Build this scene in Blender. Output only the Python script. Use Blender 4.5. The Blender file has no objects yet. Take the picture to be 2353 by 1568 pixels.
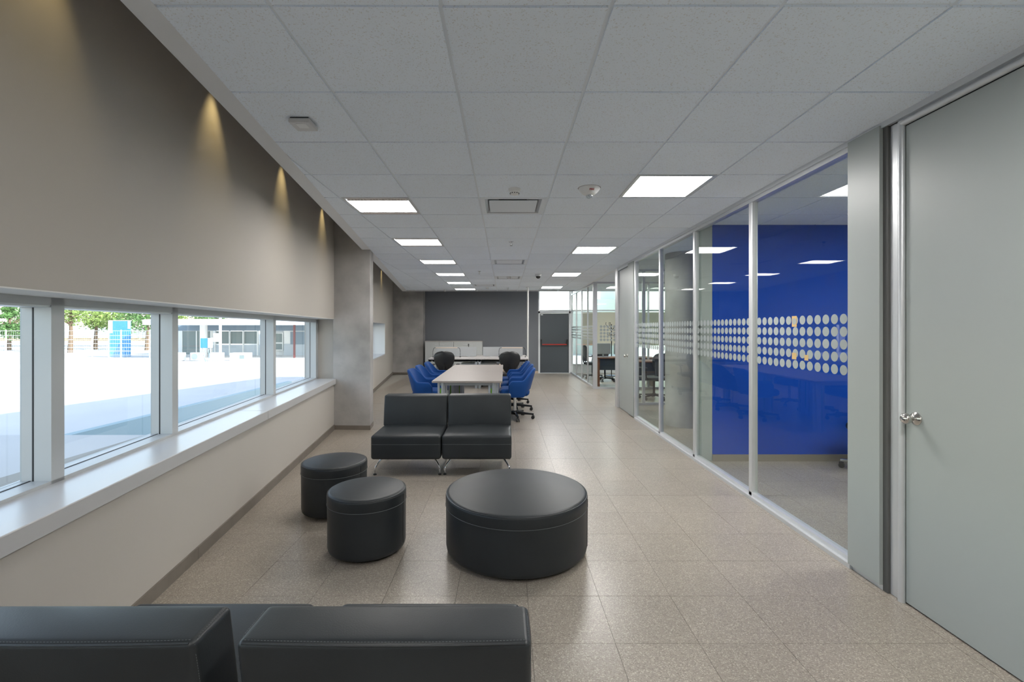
import bpy, bmesh, math, random
from mathutils import Vector, Matrix
random.seed(7)
S = bpy.context.scene
COL = S.collection
PI = math.pi
def R(d): return math.radians(d)

# ------------------------------------------------------------------ camera, sky, sun, exposure
cam_d = bpy.data.cameras.new('camera'); cam = bpy.data.objects.new('camera', cam_d); COL.objects.link(cam)
cam.location = (0, 0, 1.461); cam.rotation_euler = (R(90), 0, 0)
cam_d.sensor_width = 36; cam_d.lens = 36*1068/2353
cam_d.shift_x = 16.5/2353; cam_d.shift_y = -27/2353
cam_d.clip_start = .05; cam_d.clip_end = 500
S.camera = cam
w = bpy.data.worlds.new('world'); S.world = w; w.use_nodes = True
nt = w.node_tree; bg = nt.nodes['Background']
sky = nt.nodes.new('ShaderNodeTexSky'); sky.sky_type = 'NISHITA'; sky.sun_disc = False
sky.sun_elevation = R(30); sky.sun_rotation = R(112); sky.air_density = 1.2; sky.dust_density = .8
hs = nt.nodes.new('ShaderNodeHueSaturation'); hs.inputs['Saturation'].default_value = .62
nt.links.new(sky.outputs[0], hs.inputs['Color']); nt.links.new(hs.outputs[0], bg.inputs[0]); bg.inputs[1].default_value = .23
sun_d = bpy.data.lights.new('sun', 'SUN'); sun_d.energy = 6.5; sun_d.angle = R(.6); sun_d.color = (1, .96, .9)
sun = bpy.data.objects.new('sun', sun_d); COL.objects.link(sun); sun.location = (20, 0, 20)
sun.rotation_euler = Vector((-.80, .33, -.5)).to_track_quat('-Z', 'Y').to_euler()
S.view_settings.view_transform = 'Standard'; S.view_settings.look = 'None'
S.view_settings.gamma = 1; S.view_settings.use_curve_mapping = False
S.view_settings.exposure = 1.2
S.cycles.max_bounces = 14; S.cycles.diffuse_bounces = 8; S.cycles.transparent_max_bounces = 32
S.cycles.sample_clamp_indirect = 6

# ------------------------------------------------------------------ materials
MATS = {}
def nodes(m):
    m.use_nodes = True; t = m.node_tree
    return t, t.nodes['Principled BSDF']
def rgba(c): return (c[0], c[1], c[2], 1)
def mat(name, c, rough=.5, metal=0, spec=.5, noise=0, nscale=8, bump=0, bscale=60, coat=0, sheen=0, detail=4, rnoise=0):
    m = bpy.data.materials.new(name); t, b = nodes(m); N, L = t.nodes, t.links
    b.inputs['Base Color'].default_value = rgba(c); b.inputs['Roughness'].default_value = rough
    b.inputs['Metallic'].default_value = metal; b.inputs['Specular IOR Level'].default_value = spec
    b.inputs['Coat Weight'].default_value = coat
    if sheen: b.inputs['Sheen Weight'].default_value = sheen
    tc = N.new('ShaderNodeTexCoord')
    if noise:
        n = N.new('ShaderNodeTexNoise'); n.inputs['Scale'].default_value = nscale; n.inputs['Detail'].default_value = detail
        L.new(tc.outputs['Object'], n.inputs['Vector'])
        r = N.new('ShaderNodeValToRGB')
        r.color_ramp.elements[0].position = .2; r.color_ramp.elements[1].position = .8
        r.color_ramp.elements[0].color = rgba([x*(1-noise) for x in c]); r.color_ramp.elements[1].color = rgba([min(1, x*(1+noise)) for x in c])
        L.new(n.outputs['Fac'], r.inputs[0]); L.new(r.outputs[0], b.inputs['Base Color'])
        if rnoise:
            mr = N.new('ShaderNodeMapRange'); mr.inputs[3].default_value = rough-rnoise; mr.inputs[4].default_value = rough+rnoise
            L.new(n.outputs['Fac'], mr.inputs[0]); L.new(mr.outputs[0], b.inputs['Roughness'])
    if bump:
        n = N.new('ShaderNodeTexNoise'); n.inputs['Scale'].default_value = bscale; n.inputs['Detail'].default_value = 3
        L.new(tc.outputs['Object'], n.inputs['Vector'])
        bp = N.new('ShaderNodeBump'); bp.inputs['Strength'].default_value = bump; bp.inputs['Distance'].default_value = .01
        L.new(n.outputs['Fac'], bp.inputs['Height']); L.new(bp.outputs[0], b.inputs['Normal'])
    MATS[name] = m
    return m
def emit(name, c, s):
    m = bpy.data.materials.new(name); t, b = nodes(m)
    b.inputs['Base Color'].default_value = rgba((.8, .8, .8)); b.inputs['Emission Color'].default_value = rgba(c)
    b.inputs['Emission Strength'].default_value = s; MATS[name] = m; return m
def glassmat(name, tint, ior=1.8):
    m = bpy.data.materials.new(name); m.use_nodes = True; t = m.node_tree; N, L = t.nodes, t.links
    N.remove(N['Principled BSDF']); out = N['Material Output']
    tr = N.new('ShaderNodeBsdfTransparent'); tr.inputs[0].default_value = rgba(tint)
    gl = N.new('ShaderNodeBsdfGlossy'); gl.inputs['Roughness'].default_value = .01
    fr = N.new('ShaderNodeFresnel'); fr.inputs[0].default_value = ior
    ge = N.new('ShaderNodeNewGeometry'); inv = N.new('ShaderNodeMath'); inv.operation = 'SUBTRACT'; inv.inputs[0].default_value = 1
    mu = N.new('ShaderNodeMath'); mu.operation = 'MULTIPLY'; mx = N.new('ShaderNodeMixShader')
    L.new(ge.outputs['Backfacing'], inv.inputs[1]); L.new(fr.outputs[0], mu.inputs[0]); L.new(inv.outputs[0], mu.inputs[1])
    L.new(mu.outputs[0], mx.inputs[0]); L.new(tr.outputs[0], mx.inputs[1]); L.new(gl.outputs[0], mx.inputs[2])
    L.new(mx.outputs[0], out.inputs[0]); MATS[name] = m; return m
def terrazzo():
    m = bpy.data.materials.new('terrazzo'); t, b = nodes(m); N, L = t.nodes, t.links
    ge = N.new('ShaderNodeNewGeometry')
    v = N.new('ShaderNodeTexVoronoi'); v.inputs['Scale'].default_value = 230; v.voronoi_dimensions = '2D'
    L.new(ge.outputs['Position'], v.inputs['Vector'])
    sep = N.new('ShaderNodeSeparateColor'); L.new(v.outputs['Color'], sep.inputs[0])
    r = N.new('ShaderNodeValToRGB'); r.color_ramp.interpolation = 'CONSTANT'
    e = r.color_ramp.elements
    e[0].position = 0; e[0].color = (.225, .198, .165, 1); e[1].position = .14; e[1].color = (.315, .277, .233, 1)
    for p, c in ((.45, (.298, .263, .222, 1)), (.68, (.35, .31, .262, 1)), (.88, (.48, .44, .38, 1))):
        x = e.new(p); x.color = tuple(q*.97 for q in c[:3])+(1,)
    L.new(sep.outputs[0], r.inputs[0])
    n = N.new('ShaderNodeTexNoise'); n.noise_dimensions = '2D'; n.inputs['Scale'].default_value = 1.6; n.inputs['Detail'].default_value = 4
    L.new(ge.outputs['Position'], n.inputs['Vector'])
    mr = N.new('ShaderNodeMapRange'); mr.inputs[3].default_value = .86; mr.inputs[4].default_value = 1.1
    L.new(n.outputs['Fac'], mr.inputs[0])
    oi = N.new('ShaderNodeObjectInfo'); mo = N.new('ShaderNodeMapRange'); mo.inputs[3].default_value = .97; mo.inputs[4].default_value = 1.03
    L.new(oi.outputs['Random'], mo.inputs[0])
    mu = N.new('ShaderNodeMath'); mu.operation = 'MULTIPLY'; L.new(mr.outputs[0], mu.inputs[0]); L.new(mo.outputs[0], mu.inputs[1])
    sc = N.new('ShaderNodeVectorMath'); sc.operation = 'SCALE'; L.new(r.outputs[0], sc.inputs[0]); L.new(mu.outputs[0], sc.inputs['Scale'])
    L.new(sc.outputs[0], b.inputs['Base Color'])
    rr = N.new('ShaderNodeMapRange'); rr.inputs[3].default_value = .275; rr.inputs[4].default_value = .33; rr.inputs[1].default_value = .2; rr.inputs[2].default_value = .8
    L.new(n.outputs['Fac'], rr.inputs[0]); L.new(rr.outputs[0], b.inputs['Roughness'])
    b.inputs['Specular IOR Level'].default_value = .55
    MATS['terrazzo'] = m; return m
def tilemat():
    m = bpy.data.materials.new('ceiling_tile'); t, b = nodes(m); N, L = t.nodes, t.links
    ge = N.new('ShaderNodeNewGeometry')
    n = N.new('ShaderNodeTexNoise'); n.inputs['Scale'].default_value = 150; n.inputs['Detail'].default_value = 2
    L.new(ge.outputs['Position'], n.inputs['Vector'])
    r = N.new('ShaderNodeValToRGB'); r.color_ramp.elements[0].position = .33; r.color_ramp.elements[0].color = (.68, .70, .72, 1)
    r.color_ramp.elements[1].position = .4; r.color_ramp.elements[1].color = (.82, .89, .98, 1)
    L.new(n.outputs['Fac'], r.inputs[0])
    oi = N.new('ShaderNodeObjectInfo'); mo = N.new('ShaderNodeMapRange'); mo.inputs[3].default_value = .97; mo.inputs[4].default_value = 1.02
    L.new(oi.outputs['Random'], mo.inputs[0])
    sc = N.new('ShaderNodeVectorMath'); sc.operation = 'SCALE'; L.new(r.outputs[0], sc.inputs[0]); L.new(mo.outputs[0], sc.inputs['Scale'])
    L.new(sc.outputs[0], b.inputs['Base Color']); b.inputs['Roughness'].default_value = .9; b.inputs['Specular IOR Level'].default_value = .2
    bp = N.new('ShaderNodeBump'); bp.inputs['Strength'].default_value = .15; bp.inputs['Distance'].default_value = .004
    L.new(n.outputs['Fac'], bp.inputs['Height']); L.new(bp.outputs[0], b.inputs['Normal'])
    MATS['ceiling_tile'] = m
terrazzo(); tilemat()
mat('wall_paint', (.53, .50, .46), .75, spec=.3, bump=.04, bscale=150)
mat('gypsum', (.72, .74, .77), .8, spec=.3)
mat('grid_white', (.74, .79, .85), .5)
mat('sill_white', (.56, .56, .565), .28, spec=.5)
mat('plinth', (.20, .175, .15), .5, noise=.15, nscale=6)
mat('concrete', (.42, .41, .40), .8, spec=.3, noise=.34, nscale=2.2, bump=.15, bscale=25, detail=8)
mat('concrete_warm', (.40, .34, .29), .8, spec=.3, noise=.12, nscale=3, bump=.1, bscale=25, detail=8)
mat('aluminium', (.66, .68, .70), .38, metal=.55)
mat('window_aluminium', (.55, .57, .58), .45, metal=.25)
mat('black_rubber', (.012, .014, .018), .5)
mat('door_grey', (.37, .405, .395), .42, spec=.45)
mat('dark_gap', (.10, .10, .095), .6)
mat('charcoal_wall', (.18, .19, .215), .55, bump=.03, bscale=120)
mat('charcoal_door', (.075, .088, .102), .4)
mat('blue_wall', (.006, .062, .42), .6, spec=.12)
mat('steel', (.62, .60, .57), .18, metal=1)
mat('chrome', (.75, .76, .78), .12, metal=1)
mat('brushed_plinth', (.42, .39, .34), .35, metal=.7)
mat('leather', (.024, .028, .031), .42, spec=.36, noise=.18, nscale=5, bump=.05, bscale=260, detail=6, rnoise=.05)
mat('stitch', (.11, .12, .125), .7)
mat('blue_fabric', (.011, .062, .235), .9, spec=.15, sheen=.12, bump=.15, bscale=400)
mat('black_plastic', (.018, .019, .021), .38)
mat('black_metal', (.02, .021, .023), .25, metal=.3)
mat('desk_white', (.45, .43, .42), .45)
mat('table_top', (.31, .28, .26), .45)
mat('cabinet_white', (.50, .52, .52), .4)
mat('silver_paint', (.45, .48, .52), .38, metal=.45)
mat('screen_white', (.45, .47, .49), .45)
mat('beige', (.60, .48, .36), .45)
mat('wood', (.20, .075, .035), .4, noise=.3, nscale=14)
mat('navy_panel', (.03, .04, .06), .5)
mat('red', (.55, .035, .02), .4)
mat('text_red', (.32, .01, .02), .5)
mat('detector_white', (.74, .75, .75), .4)
mat('lime', (.16, .38, .02), .5)
mat('dot_film', (.33, .37, .37), .6)
mat('sticky', (.60, .42, .18), .7)
mat('brass_key', (.05, .05, .05), .3, metal=.6)
mat('ext_concrete', (.66, .66, .655), .85, spec=.2, noise=.05, nscale=.6)
mat('ext_dark_wall', (.38, .50, .54), .8)
mat('ext_white', (.82, .82, .80), .7)
mat('ext_cream', (.74, .78, .70), .7)
mat('ext_grey', (.48, .53, .57), .7)
mat('ext_bluegrey', (.20, .26, .31), .6)
mat('ext_glass_dark', (.20, .25, .25), .12)
mat('sign_blue', (.045, .22, .46), .45)
mat('ext_red', (.16, .05, .05), .5)
mat('foliage', (.07, .15, .04), .8, noise=.4, nscale=1.2)
mat('foliage_light', (.17, .25, .06), .8, noise=.4, nscale=1.2)
mat('bark', (.12, .08, .05), .9)
mat('stone', (.42, .40, .36), .9)
mat('blind', (.72, .68, .56), .8)
emit('panel_light', (1, .965, .93), 18)
emit('louver_light', (1, .70, .48), .55); emit('louver_panel', (1, .96, .92), 10)
glassmat('glass', (.935, .965, .945), 1.44)
glassmat('window_glass', (.93, .965, .985), 1.6)
glassmat('clear_dome', (.85, .88, .9), 1.6)
glassmat('translucent_panel', (.6, .75, .85), 1.5)

# ------------------------------------------------------------------ mesh helpers
class MB:
    def __init__(s): s.v = []; s.f = []
    def add(s, vs, fs):
        o = len(s.v); s.v += [tuple(p) for p in vs]; s.f += [tuple(i+o for i in f) for f in fs]; return s
    def box(s, x0, x1, y0, y1, z0, z1):
        return s.add([(x0,y0,z0),(x1,y0,z0),(x1,y1,z0),(x0,y1,z0),(x0,y0,z1),(x1,y0,z1),(x1,y1,z1),(x0,y1,z1)],
                     [(0,3,2,1),(4,5,6,7),(0,1,5,4),(1,2,6,5),(2,3,7,6),(3,0,4,7)])
    def prism(s, poly, z0, z1):
        a = sum(poly[i][0]*poly[(i+1) % len(poly)][1]-poly[(i+1) % len(poly)][0]*poly[i][1] for i in range(len(poly)))
        if a < 0: poly = poly[::-1]
        n = len(poly)
        return s.add([(x, y, z0) for x, y in poly]+[(x, y, z1) for x, y in poly],
                     [tuple(range(n))[::-1], tuple(range(n, 2*n))]+[(i, (i+1) % n, n+(i+1) % n, n+i) for i in range(n)])
    def cyl(s, p0, p1, r, n=16, r1=None):
        return s.tube([p0, p1], r, n, r1)
    def tube(s, pts, r, n=12, r1=None):
        pts = [Vector(p) for p in pts]; vs = []; fs = []; up = None
        for i, p in enumerate(pts):
            d = (pts[min(i+1, len(pts)-1)]-pts[max(i-1, 0)]).normalized()
            if up is None:
                up = Vector((0, 0, 1)) if abs(d.z) < .9 else Vector((1, 0, 0))
            a = d.cross(up).normalized(); b = d.cross(a).normalized(); up = -b if False else up
            rr = r if r1 is None else r+(r1-r)*i/(len(pts)-1)
            for k in range(n):
                t = 2*PI*k/n; vs.append(p+(a*math.cos(t)+b*math.sin(t))*rr)
        for i in range(len(pts)-1):
            for k in range(n):
                k2 = (k+1) % n; fs.append((i*n+k, (i+1)*n+k, (i+1)*n+k2, i*n+k2))
        fs.append(tuple(range(n))); e = (len(pts)-1)*n; fs.append(tuple(range(e, e+n))[::-1])
        return s.add(vs, fs)
    def lathe(s, prof, n=48, c=(0, 0, 0)):
        vs = []; fs = []
        for r, z in prof:
            for k in range(n):
                t = 2*PI*k/n; vs.append((c[0]+r*math.cos(t), c[1]+r*math.sin(t), c[2]+z))
        m = len(prof)
        for i in range(m-1):
            for k in range(n):
                k2 = (k+1) % n; fs.append((i*n+k, i*n+k2, (i+1)*n+k2, (i+1)*n+k))
        fs.append(tuple(range(n))[::-1]); fs.append(tuple(range((m-1)*n, m*n)))
        return s.add(vs, fs)
    def xf(s, M, start=0):
        s.v = s.v[:start]+[tuple(M @ Vector(p)) for p in s.v[start:]]; return s
    def mesh(s, name, material, sharp=35):
        me = bpy.data.meshes.new(name); me.from_pydata(s.v, [], s.f)
        me.materials.append(MATS[material])
        bm = bmesh.new(); bm.from_mesh(me); bmesh.ops.recalc_face_normals(bm, faces=bm.faces); bm.to_mesh(me); bm.free()
        me.polygons.foreach_set('use_smooth', [True]*len(me.polygons))
        me.set_sharp_from_angle(angle=R(sharp)); me.update()
        return me
    def build(s, name, material, parent=None, bevel=0, segs=2, kind=None, label=None, sharp=35):
        o = bpy.data.objects.new(name, s.mesh(name, material, sharp)); COL.objects.link(o)
        if parent: o.parent = parent
        if bevel:
            m = o.modifiers.new('bevel', 'BEVEL'); m.width = bevel; m.segments = segs; m.limit_method = 'ANGLE'; m.angle_limit = R(40)
        if kind: o['kind'] = kind
        if label: o['label'] = label
        return o
def box(*a): return MB().box(*a)
def thing(name, label, cat, loc=(0, 0, 0), rz=0, group=None):
    o = bpy.data.objects.new(name, None); COL.objects.link(o); o.empty_display_size = .1
    o.location = loc; o.rotation_euler = (0, 0, rz); o['label'] = label; o['category'] = cat; o['kind'] = 'thing'
    if group: o['group'] = group
    return o
def struct(name, label=None, cat=None):
    o = bpy.data.objects.new(name, None); COL.objects.link(o); o.empty_display_size = .1
    o['kind'] = 'structure'
    o['label'] = label or name.replace('_', ' '); o['category'] = cat or 'structure'
    return o
def sm(o, label, cat):   # a setting piece that is one mesh
    o['kind'] = 'structure'; o['label'] = label; o['category'] = cat; return o
def tag(o, label, cat, group=None, kind='thing'):
    o['kind'] = kind; o['label'] = label; o['category'] = cat
    if group: o['group'] = group
    return o
def copy_tree(o, parent=None):
    c = o.copy(); COL.objects.link(c)
    if parent: c.parent = parent
    for ch in [x for x in bpy.data.objects if x.parent == o]: copy_tree(ch, c)
    return c
def dup(src, loc, rz, label):
    c = copy_tree(src); c.location = loc; c.rotation_euler = (0, 0, rz); c['label'] = label; return c
def clip(poly, a, b, c):       # keep a*x+b*y+c >= 0
    out = []
    for i in range(len(poly)):
        p, q = poly[i], poly[(i+1) % len(poly)]
        dp, dq = a*p[0]+b*p[1]+c, a*q[0]+b*q[1]+c
        if dp >= 0: out.append(p)
        if dp*dq < 0:
            t = dp/(dp-dq); out.append((p[0]+t*(q[0]-p[0]), p[1]+t*(q[1]-p[1])))
    return out
def cushion(w, d, h, r, cx=0, cy=0, cz=0, n=8):     # rounded block centred in xy, base at z=0, crowned faces
    H = (w/2, d/2, h/2); bm = bmesh.new()
    def coords(hh):
        e = [hh-r+r*math.tan(R(a)) for a in (0, 12, 23, 34, 45)]
        inner = [-(hh-r)+2*(hh-r)*k/n for k in range(1, n)]
        return [-x for x in e[::-1]]+inner+e
    for ax in range(3):
        u, v = (ax+1) % 3, (ax+2) % 3
        cu, cv = coords(H[u]), coords(H[v])
        for sg in (-1, 1):
            g = []
            for a in cu:
                row = []
                for b in cv:
                    p = [0, 0, 0]; p[ax] = sg*H[ax]; p[u] = a; p[v] = b
                    q = [max(-(H[i]-r), min(H[i]-r, p[i])) for i in range(3)]
                    dd = Vector([p[i]-q[i] for i in range(3)]); dd = dd.normalized()*r if dd.length > 0 else dd
                    P = Vector(q)+dd
                    f = [1-min(1, abs(P[i]/H[i]))**2 for i in range(3)]
                    P = Vector((P.x+cx*f[1]*f[2]*P.x/H[0], P.y+cy*f[0]*f[2]*P.y/H[1], P.z+cz*f[0]*f[1]*P.z/H[2]))
                    row.append(bm.verts.new(P+Vector((0, 0, h/2))))
                g.append(row)
            for i in range(len(cu)-1):
                for j in range(len(cv)-1):
                    f4 = [g[i][j], g[i+1][j], g[i+1][j+1], g[i][j+1]]
                    bm.faces.new(f4 if sg > 0 else f4[::-1])
    bmesh.ops.remove_doubles(bm, verts=bm.verts, dist=1e-5)
    m = MB(); bm.verts.index_update()
    m.v = [tuple(v.co) for v in bm.verts]; m.f = [tuple(v.index for v in f.verts) for f in bm.faces]; bm.free()
    return m
def bez(pts, n=8):            # smooth polyline through corner points (quadratic rounding)
    P = [Vector(p) for p in pts]; out = [P[0]]
    for i in range(1, len(P)-1):
        a = (P[i-1]+P[i])/2 if i > 1 else P[i-1]*.35+P[i]*.65
        b = (P[i]+P[i+1])/2 if i < len(P)-2 else P[i+1]*.35+P[i]*.65
        for k in range(n+1):
            t = k/n; out.append(a*(1-t)**2+P[i]*2*t*(1-t)+b*t*t)
    out.append(P[-1]); return out

CH = 2.617                                   # ceiling height
def wx(y, d=0): return -1.55-.1385*y-d       # left wall plane (slants away), d = depth behind its face
def wp(y, d=0): return (wx(y, d), y)
def strip(y0, y1, d0, d1): return [wp(y0, d0), wp(y1, d0), wp(y1, d1), wp(y0, d1)]
XR = 2.14                                    # right partition plane
YF = 15.5                                    # far wall

# ------------------------------------------------------------------ floor
fl = struct('floor', 'polished beige-grey terrazzo floor', 'floor')
MB().box(-5, 9, -3, 16, -.25, -.012).build('screed', 'stone', fl)
P = .39; cnt = 0; rest = MB(); mcache = {}
xs = [.124-.39*8+P*i for i in range(34)]; ys = [2.16+.385*(j-14) for j in range(50)]
cells = []
for y in ys:
    for x in xs:
        cells.append((x, y))
def visible_rank(c):
    x, y = c[0]+.195, c[1]+.19
    if y < 1.75: return 900+abs(y)
    px = 1160+1068*x/y
    if px < 300 or px > 2450 or (x > XR and y > 4.9): return 500+y
    if x > XR: return 20+y
    return y+.2*abs(x)
cells.sort(key=visible_rank)
for c in cells:
    x0, y0 = c; g = .0008; x1, y1 = x0+P-g, y0+.385-g; x0 += g; y0 += g
    y1 = min(y1, 15.49); x1 = min(x1, 8.95)
    if y1 <= y0: continue
    poly = clip([(x0, y0), (x1, y0), (x1, y1), (x0, y1)], 1, .1385, 1.55+.02)
    if len(poly) < 3: continue
    if cnt < 290 and visible_rank(c) < 400:
        cx0, cy0 = x0, y0
        if len(poly) == 4 and abs(poly[0][0]-x0) < 1e-6 and abs(poly[3][0]-x0) < 1e-6:
            key = 'full'
            if key not in mcache: mcache[key] = MB().prism([(px-cx0, py-cy0) for px, py in poly], -.012, 0).mesh('tile', 'terrazzo')
            o = bpy.data.objects.new('tile', mcache[key]); COL.objects.link(o); o.parent = fl; o.location = (cx0, cy0, random.uniform(-.0003, .0003))
        else:
            MB().prism(poly, -.012, 0).build('tile', 'terrazzo', fl)
        cnt += 1
    else:
        rest.prism(poly, -.012, 0)
rest.build('distant_tiles', 'terrazzo', fl, kind='stuff')

# ------------------------------------------------------------------ left wall, its long window, pillars
lw = struct('wall_left', 'off-white wall below and above the long strip window', 'wall')
MB().prism(strip(-3, 7.0, 0, .45), 0, .665).build('lower_wall', 'wall_paint', lw)
MB().prism(strip(-3, 7.0, 0, .45), 1.613, 3.25).build('upper_wall', 'wall_paint', lw)
MB().prism(strip(6.84, 7.2, .02, .45), .665, 1.613).build('pier', 'wall_paint', lw)
MB().prism(strip(-3, -1.5, 0, .45), .665, 1.613).build('pier', 'wall_paint', lw)
MB().prism(strip(7.0, 15.5, 0, .45), 0, .745).build('lower_wall', 'wall_paint', lw)
MB().prism(strip(7.0, 15.5, 0, .45), 1.62, 3.25).build('upper_wall', 'wall_paint', lw)
MB().prism(strip(13.0, 15.5, 0, .45), .745, 1.62).build('pier', 'wall_paint', lw)
bl = struct('baseboard_left', 'grey-brown plinth strip along the foot of the window wall', 'baseboard')
y = -3
while y < 6.76:
    y2 = min(y+1.19, 6.76); MB().prism(strip(y+.002, y2, -.012, 0), 0, .075).build('plinth_strip', 'plinth', bl); y = y2
y = 7.05
while y < 15.1:
    y2 = min(y+1.19, 15.1); MB().prism(strip(y+.002, y2, -.012, 0), 0, .075).build('plinth_strip', 'plinth', bl); y = y2

w1 = struct('window_1', 'long aluminium strip window with white sill looking over the sunny yard', 'window')
for a, b_ in ((-1.5, 4.1), (4.103, 6.76)):
    m = MB(); m.prism(strip(a, b_, -.03, .30), .665, .742)
    m.build('sill_board', 'sill_white', w1, bevel=.004)
MB().prism(strip(-1.5, 6.84, .25, .30), .742, .758).prism(strip(-1.5, 6.84, .30, .41), .742, .757).build('bottom_rail', 'window_aluminium', w1)
MB().prism(strip(-1.5, 6.84, .345, .352), .757, .7595).build('gasket', 'black_rubber', w1)
MB().prism(strip(-1.5, 6.84, .25, .41), 1.572, 1.613).build('header_rail', 'window_aluminium', w1)
MB().prism(strip(-1.5, 6.84, .255, .395), 1.562, 1.572).build('header_bead', 'aluminium', w1)
MB().prism(strip(-1.5, 6.84, 0.0, .25), 1.608, 1.6135).build('lit_soffit', 'ext_white', w1)  # whiter board added: daylight on the window soffit put into its colour
MB().prism(strip(12.97, 13.0, .0, .38), .772, 1.618).build('lit_reveal', 'ext_white', lw)  # added white lining, its paleness standing in for daylight on the far reveal
mul = [(-.35, -.27), (.72, .80), (2.15, 2.225), (3.12, 3.19), (5.01, 5.085), (6.72, 6.84)]
for a, b_ in mul:
    o = MB().prism(strip(a, b_, .25, .332), .742, 1.613).prism(strip(a, b_, .338, .395), .742, 1.613).build('mullion', 'window_aluminium', w1)
    MB().prism(strip(a-.0008, b_, .331, .339), .757, 1.572).build('gasket', 'black_rubber', w1)
edges = [-1.5]+[q for p in mul for q in p][:-1]
for i in range(0, len(edges), 2):
    MB().prism(strip(edges[i], edges[i+1], .388, .394), .757, 1.572).build('pane', 'window_glass', w1)
w2 = struct('window_2', 'second strip window behind the near concrete pillar', 'window')
MB().prism(strip(7.2, 12.98, .0, .38), .745, .772).build('sill_board', 'sill_white', w2)
MB().prism(strip(7.2, 13.0, .38, .44), 1.57, 1.62).prism(strip(7.2, 13.0, .38, .44), .772, .80).build('frame', 'window_aluminium', w2)
for a in (7.2, 9.1, 11.0, 12.92): MB().prism(strip(a, a+.07, .36, .44), .77, 1.62).build('mullion', 'window_aluminium', w2)
for a in (7.27, 9.17, 11.07): MB().prism(strip(a, a+1.85, .41, .416), .79, 1.58).build('pane', 'window_glass', w2)

pl = struct('pillar', 'near concrete pillar at the end of the long window', 'pillar')
MB().prism([(-2.50, 6.77), (-1.957, 6.745), (-1.995, 7.04), (-2.60, 7.10)], .063, 3.25).build('shaft', 'concrete', pl)
MB().prism([(-2.50, 6.765), (-1.952, 6.74), (-1.99, 7.045), (-2.60, 7.11)], 0, .063).build('plinth_strip', 'plinth', pl)
pl = struct('pillar.001', 'far concrete pillar beside the charcoal end wall', 'pillar')
MB().prism([(-3.72, 15.1), (-2.655, 15.1), (-2.655, YF+.1), (-3.72, YF+.1)], 0, 3.25).build('shaft', 'concrete', pl)
MB().box(-3.64, -2.65, 15.085, 15.1, 0, .06).build('plinth_strip', 'plinth', pl)

# ------------------------------------------------------------------ far wall, fire door, transom
wf = struct('wall_far', 'charcoal painted end wall', 'wall')
MB().box(-2.7, 1.115, YF, YF+.25, 0, 3.25).build('wall_face', 'charcoal_wall', wf)
MB().box(1.115, 2.2, YF, YF+.25, 2.98, 3.25).build('lintel', 'charcoal_wall', wf)
MB().box(-2.655, 1.115, YF-.012, YF, 0, .065).build('plinth_strip', 'beige', wf)
d3 = struct('door_3', 'charcoal fire exit door with red push bar', 'door')
m = MB(); m.box(1.115, 1.175, YF-.02, YF+.08, 0, 2.06).box(2.135, 2.2, YF-.02, YF+.08, 0, 2.06).box(1.115, 2.2, YF-.02, YF+.08, 1.995, 2.06)
m.build('door_frame', 'gypsum', d3)
MB().box(1.18, 2.13, YF, YF+.05, .012, 1.99).build('door_leaf', 'charcoal_door', d3, bevel=.003)
MB().cyl((1.24, YF-.09, .955), (2.06, YF-.09, .955), .018).build('push_bar', 'red', d3)
for x in (1.21, 2.07): MB().box(x-.02, x+.02, YF-.11, YF, .93, 1.13).build('bar_bracket', 'black_plastic', d3, bevel=.006)
MB().box(1.2, 1.27, YF-.012, YF, 1.93, 1.96).build('closer_plate', 'aluminium', d3)
MB().box(1.75, 1.80, YF-.006, YF+.06, .0, .012).build('floor_stop', 'aluminium', d3)
w3 = struct('window_3', 'bright glazed transom over the fire exit door', 'window')
MB().box(1.115, 7.6, YF-.01, YF+.07, 2.06, 2.11).box(1.115, 7.6, YF-.01, YF+.07, 2.93, 2.98).build('frame', 'aluminium', w3)
for x in (1.115, 2.16): MB().box(x, x+.04, YF-.01, YF+.07, 2.11, 2.93).build('mullion', 'aluminium', w3)
MB().box(1.155, 2.16, YF+.02, YF+.026, 2.11, 2.93).build('pane', 'window_glass', w3)

# room beyond: outside wall with tall windows
w4 = struct('window_4', 'tall curtain wall windows of the far office with cream blinds', 'window')
for i, x in enumerate((2.24, 3.05, 3.86, 4.67, 5.48, 6.29, 7.1)):
    MB().box(x-.03, x+.03, YF-.01, YF+.07, .3, 2.06).build('mullion', 'aluminium', w4)
    MB().box(x-.02, x+.02, YF-.01, YF+.07, 2.11, 2.93).build('mullion', 'aluminium', w4)
    if i < 6:
        MB().box(x+.03, x+.78, YF+.02, YF+.026, .3, 2.06).build('pane', 'window_glass', w4)
        MB().box(x+.02, x+.79, YF+.02, YF+.026, 2.11, 2.93).build('pane', 'window_glass', w4)
MB().box(2.2, 7.6, YF-.01, YF+.07, .24, .30).build('bottom_rail', 'aluminium', w4)
MB().box(2.2, 7.6, YF, YF+.25, 0, .24).build('spandrel', 'gypsum', w4)
MB().box(2.2, 7.6, YF, YF+.25, 2.98, 3.25).build('lintel', 'gypsum', w4)
MB().box(2.56, 7.1, YF-.05, YF-.047, .92, 2.03).build('blind', 'blind', w4)

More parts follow.
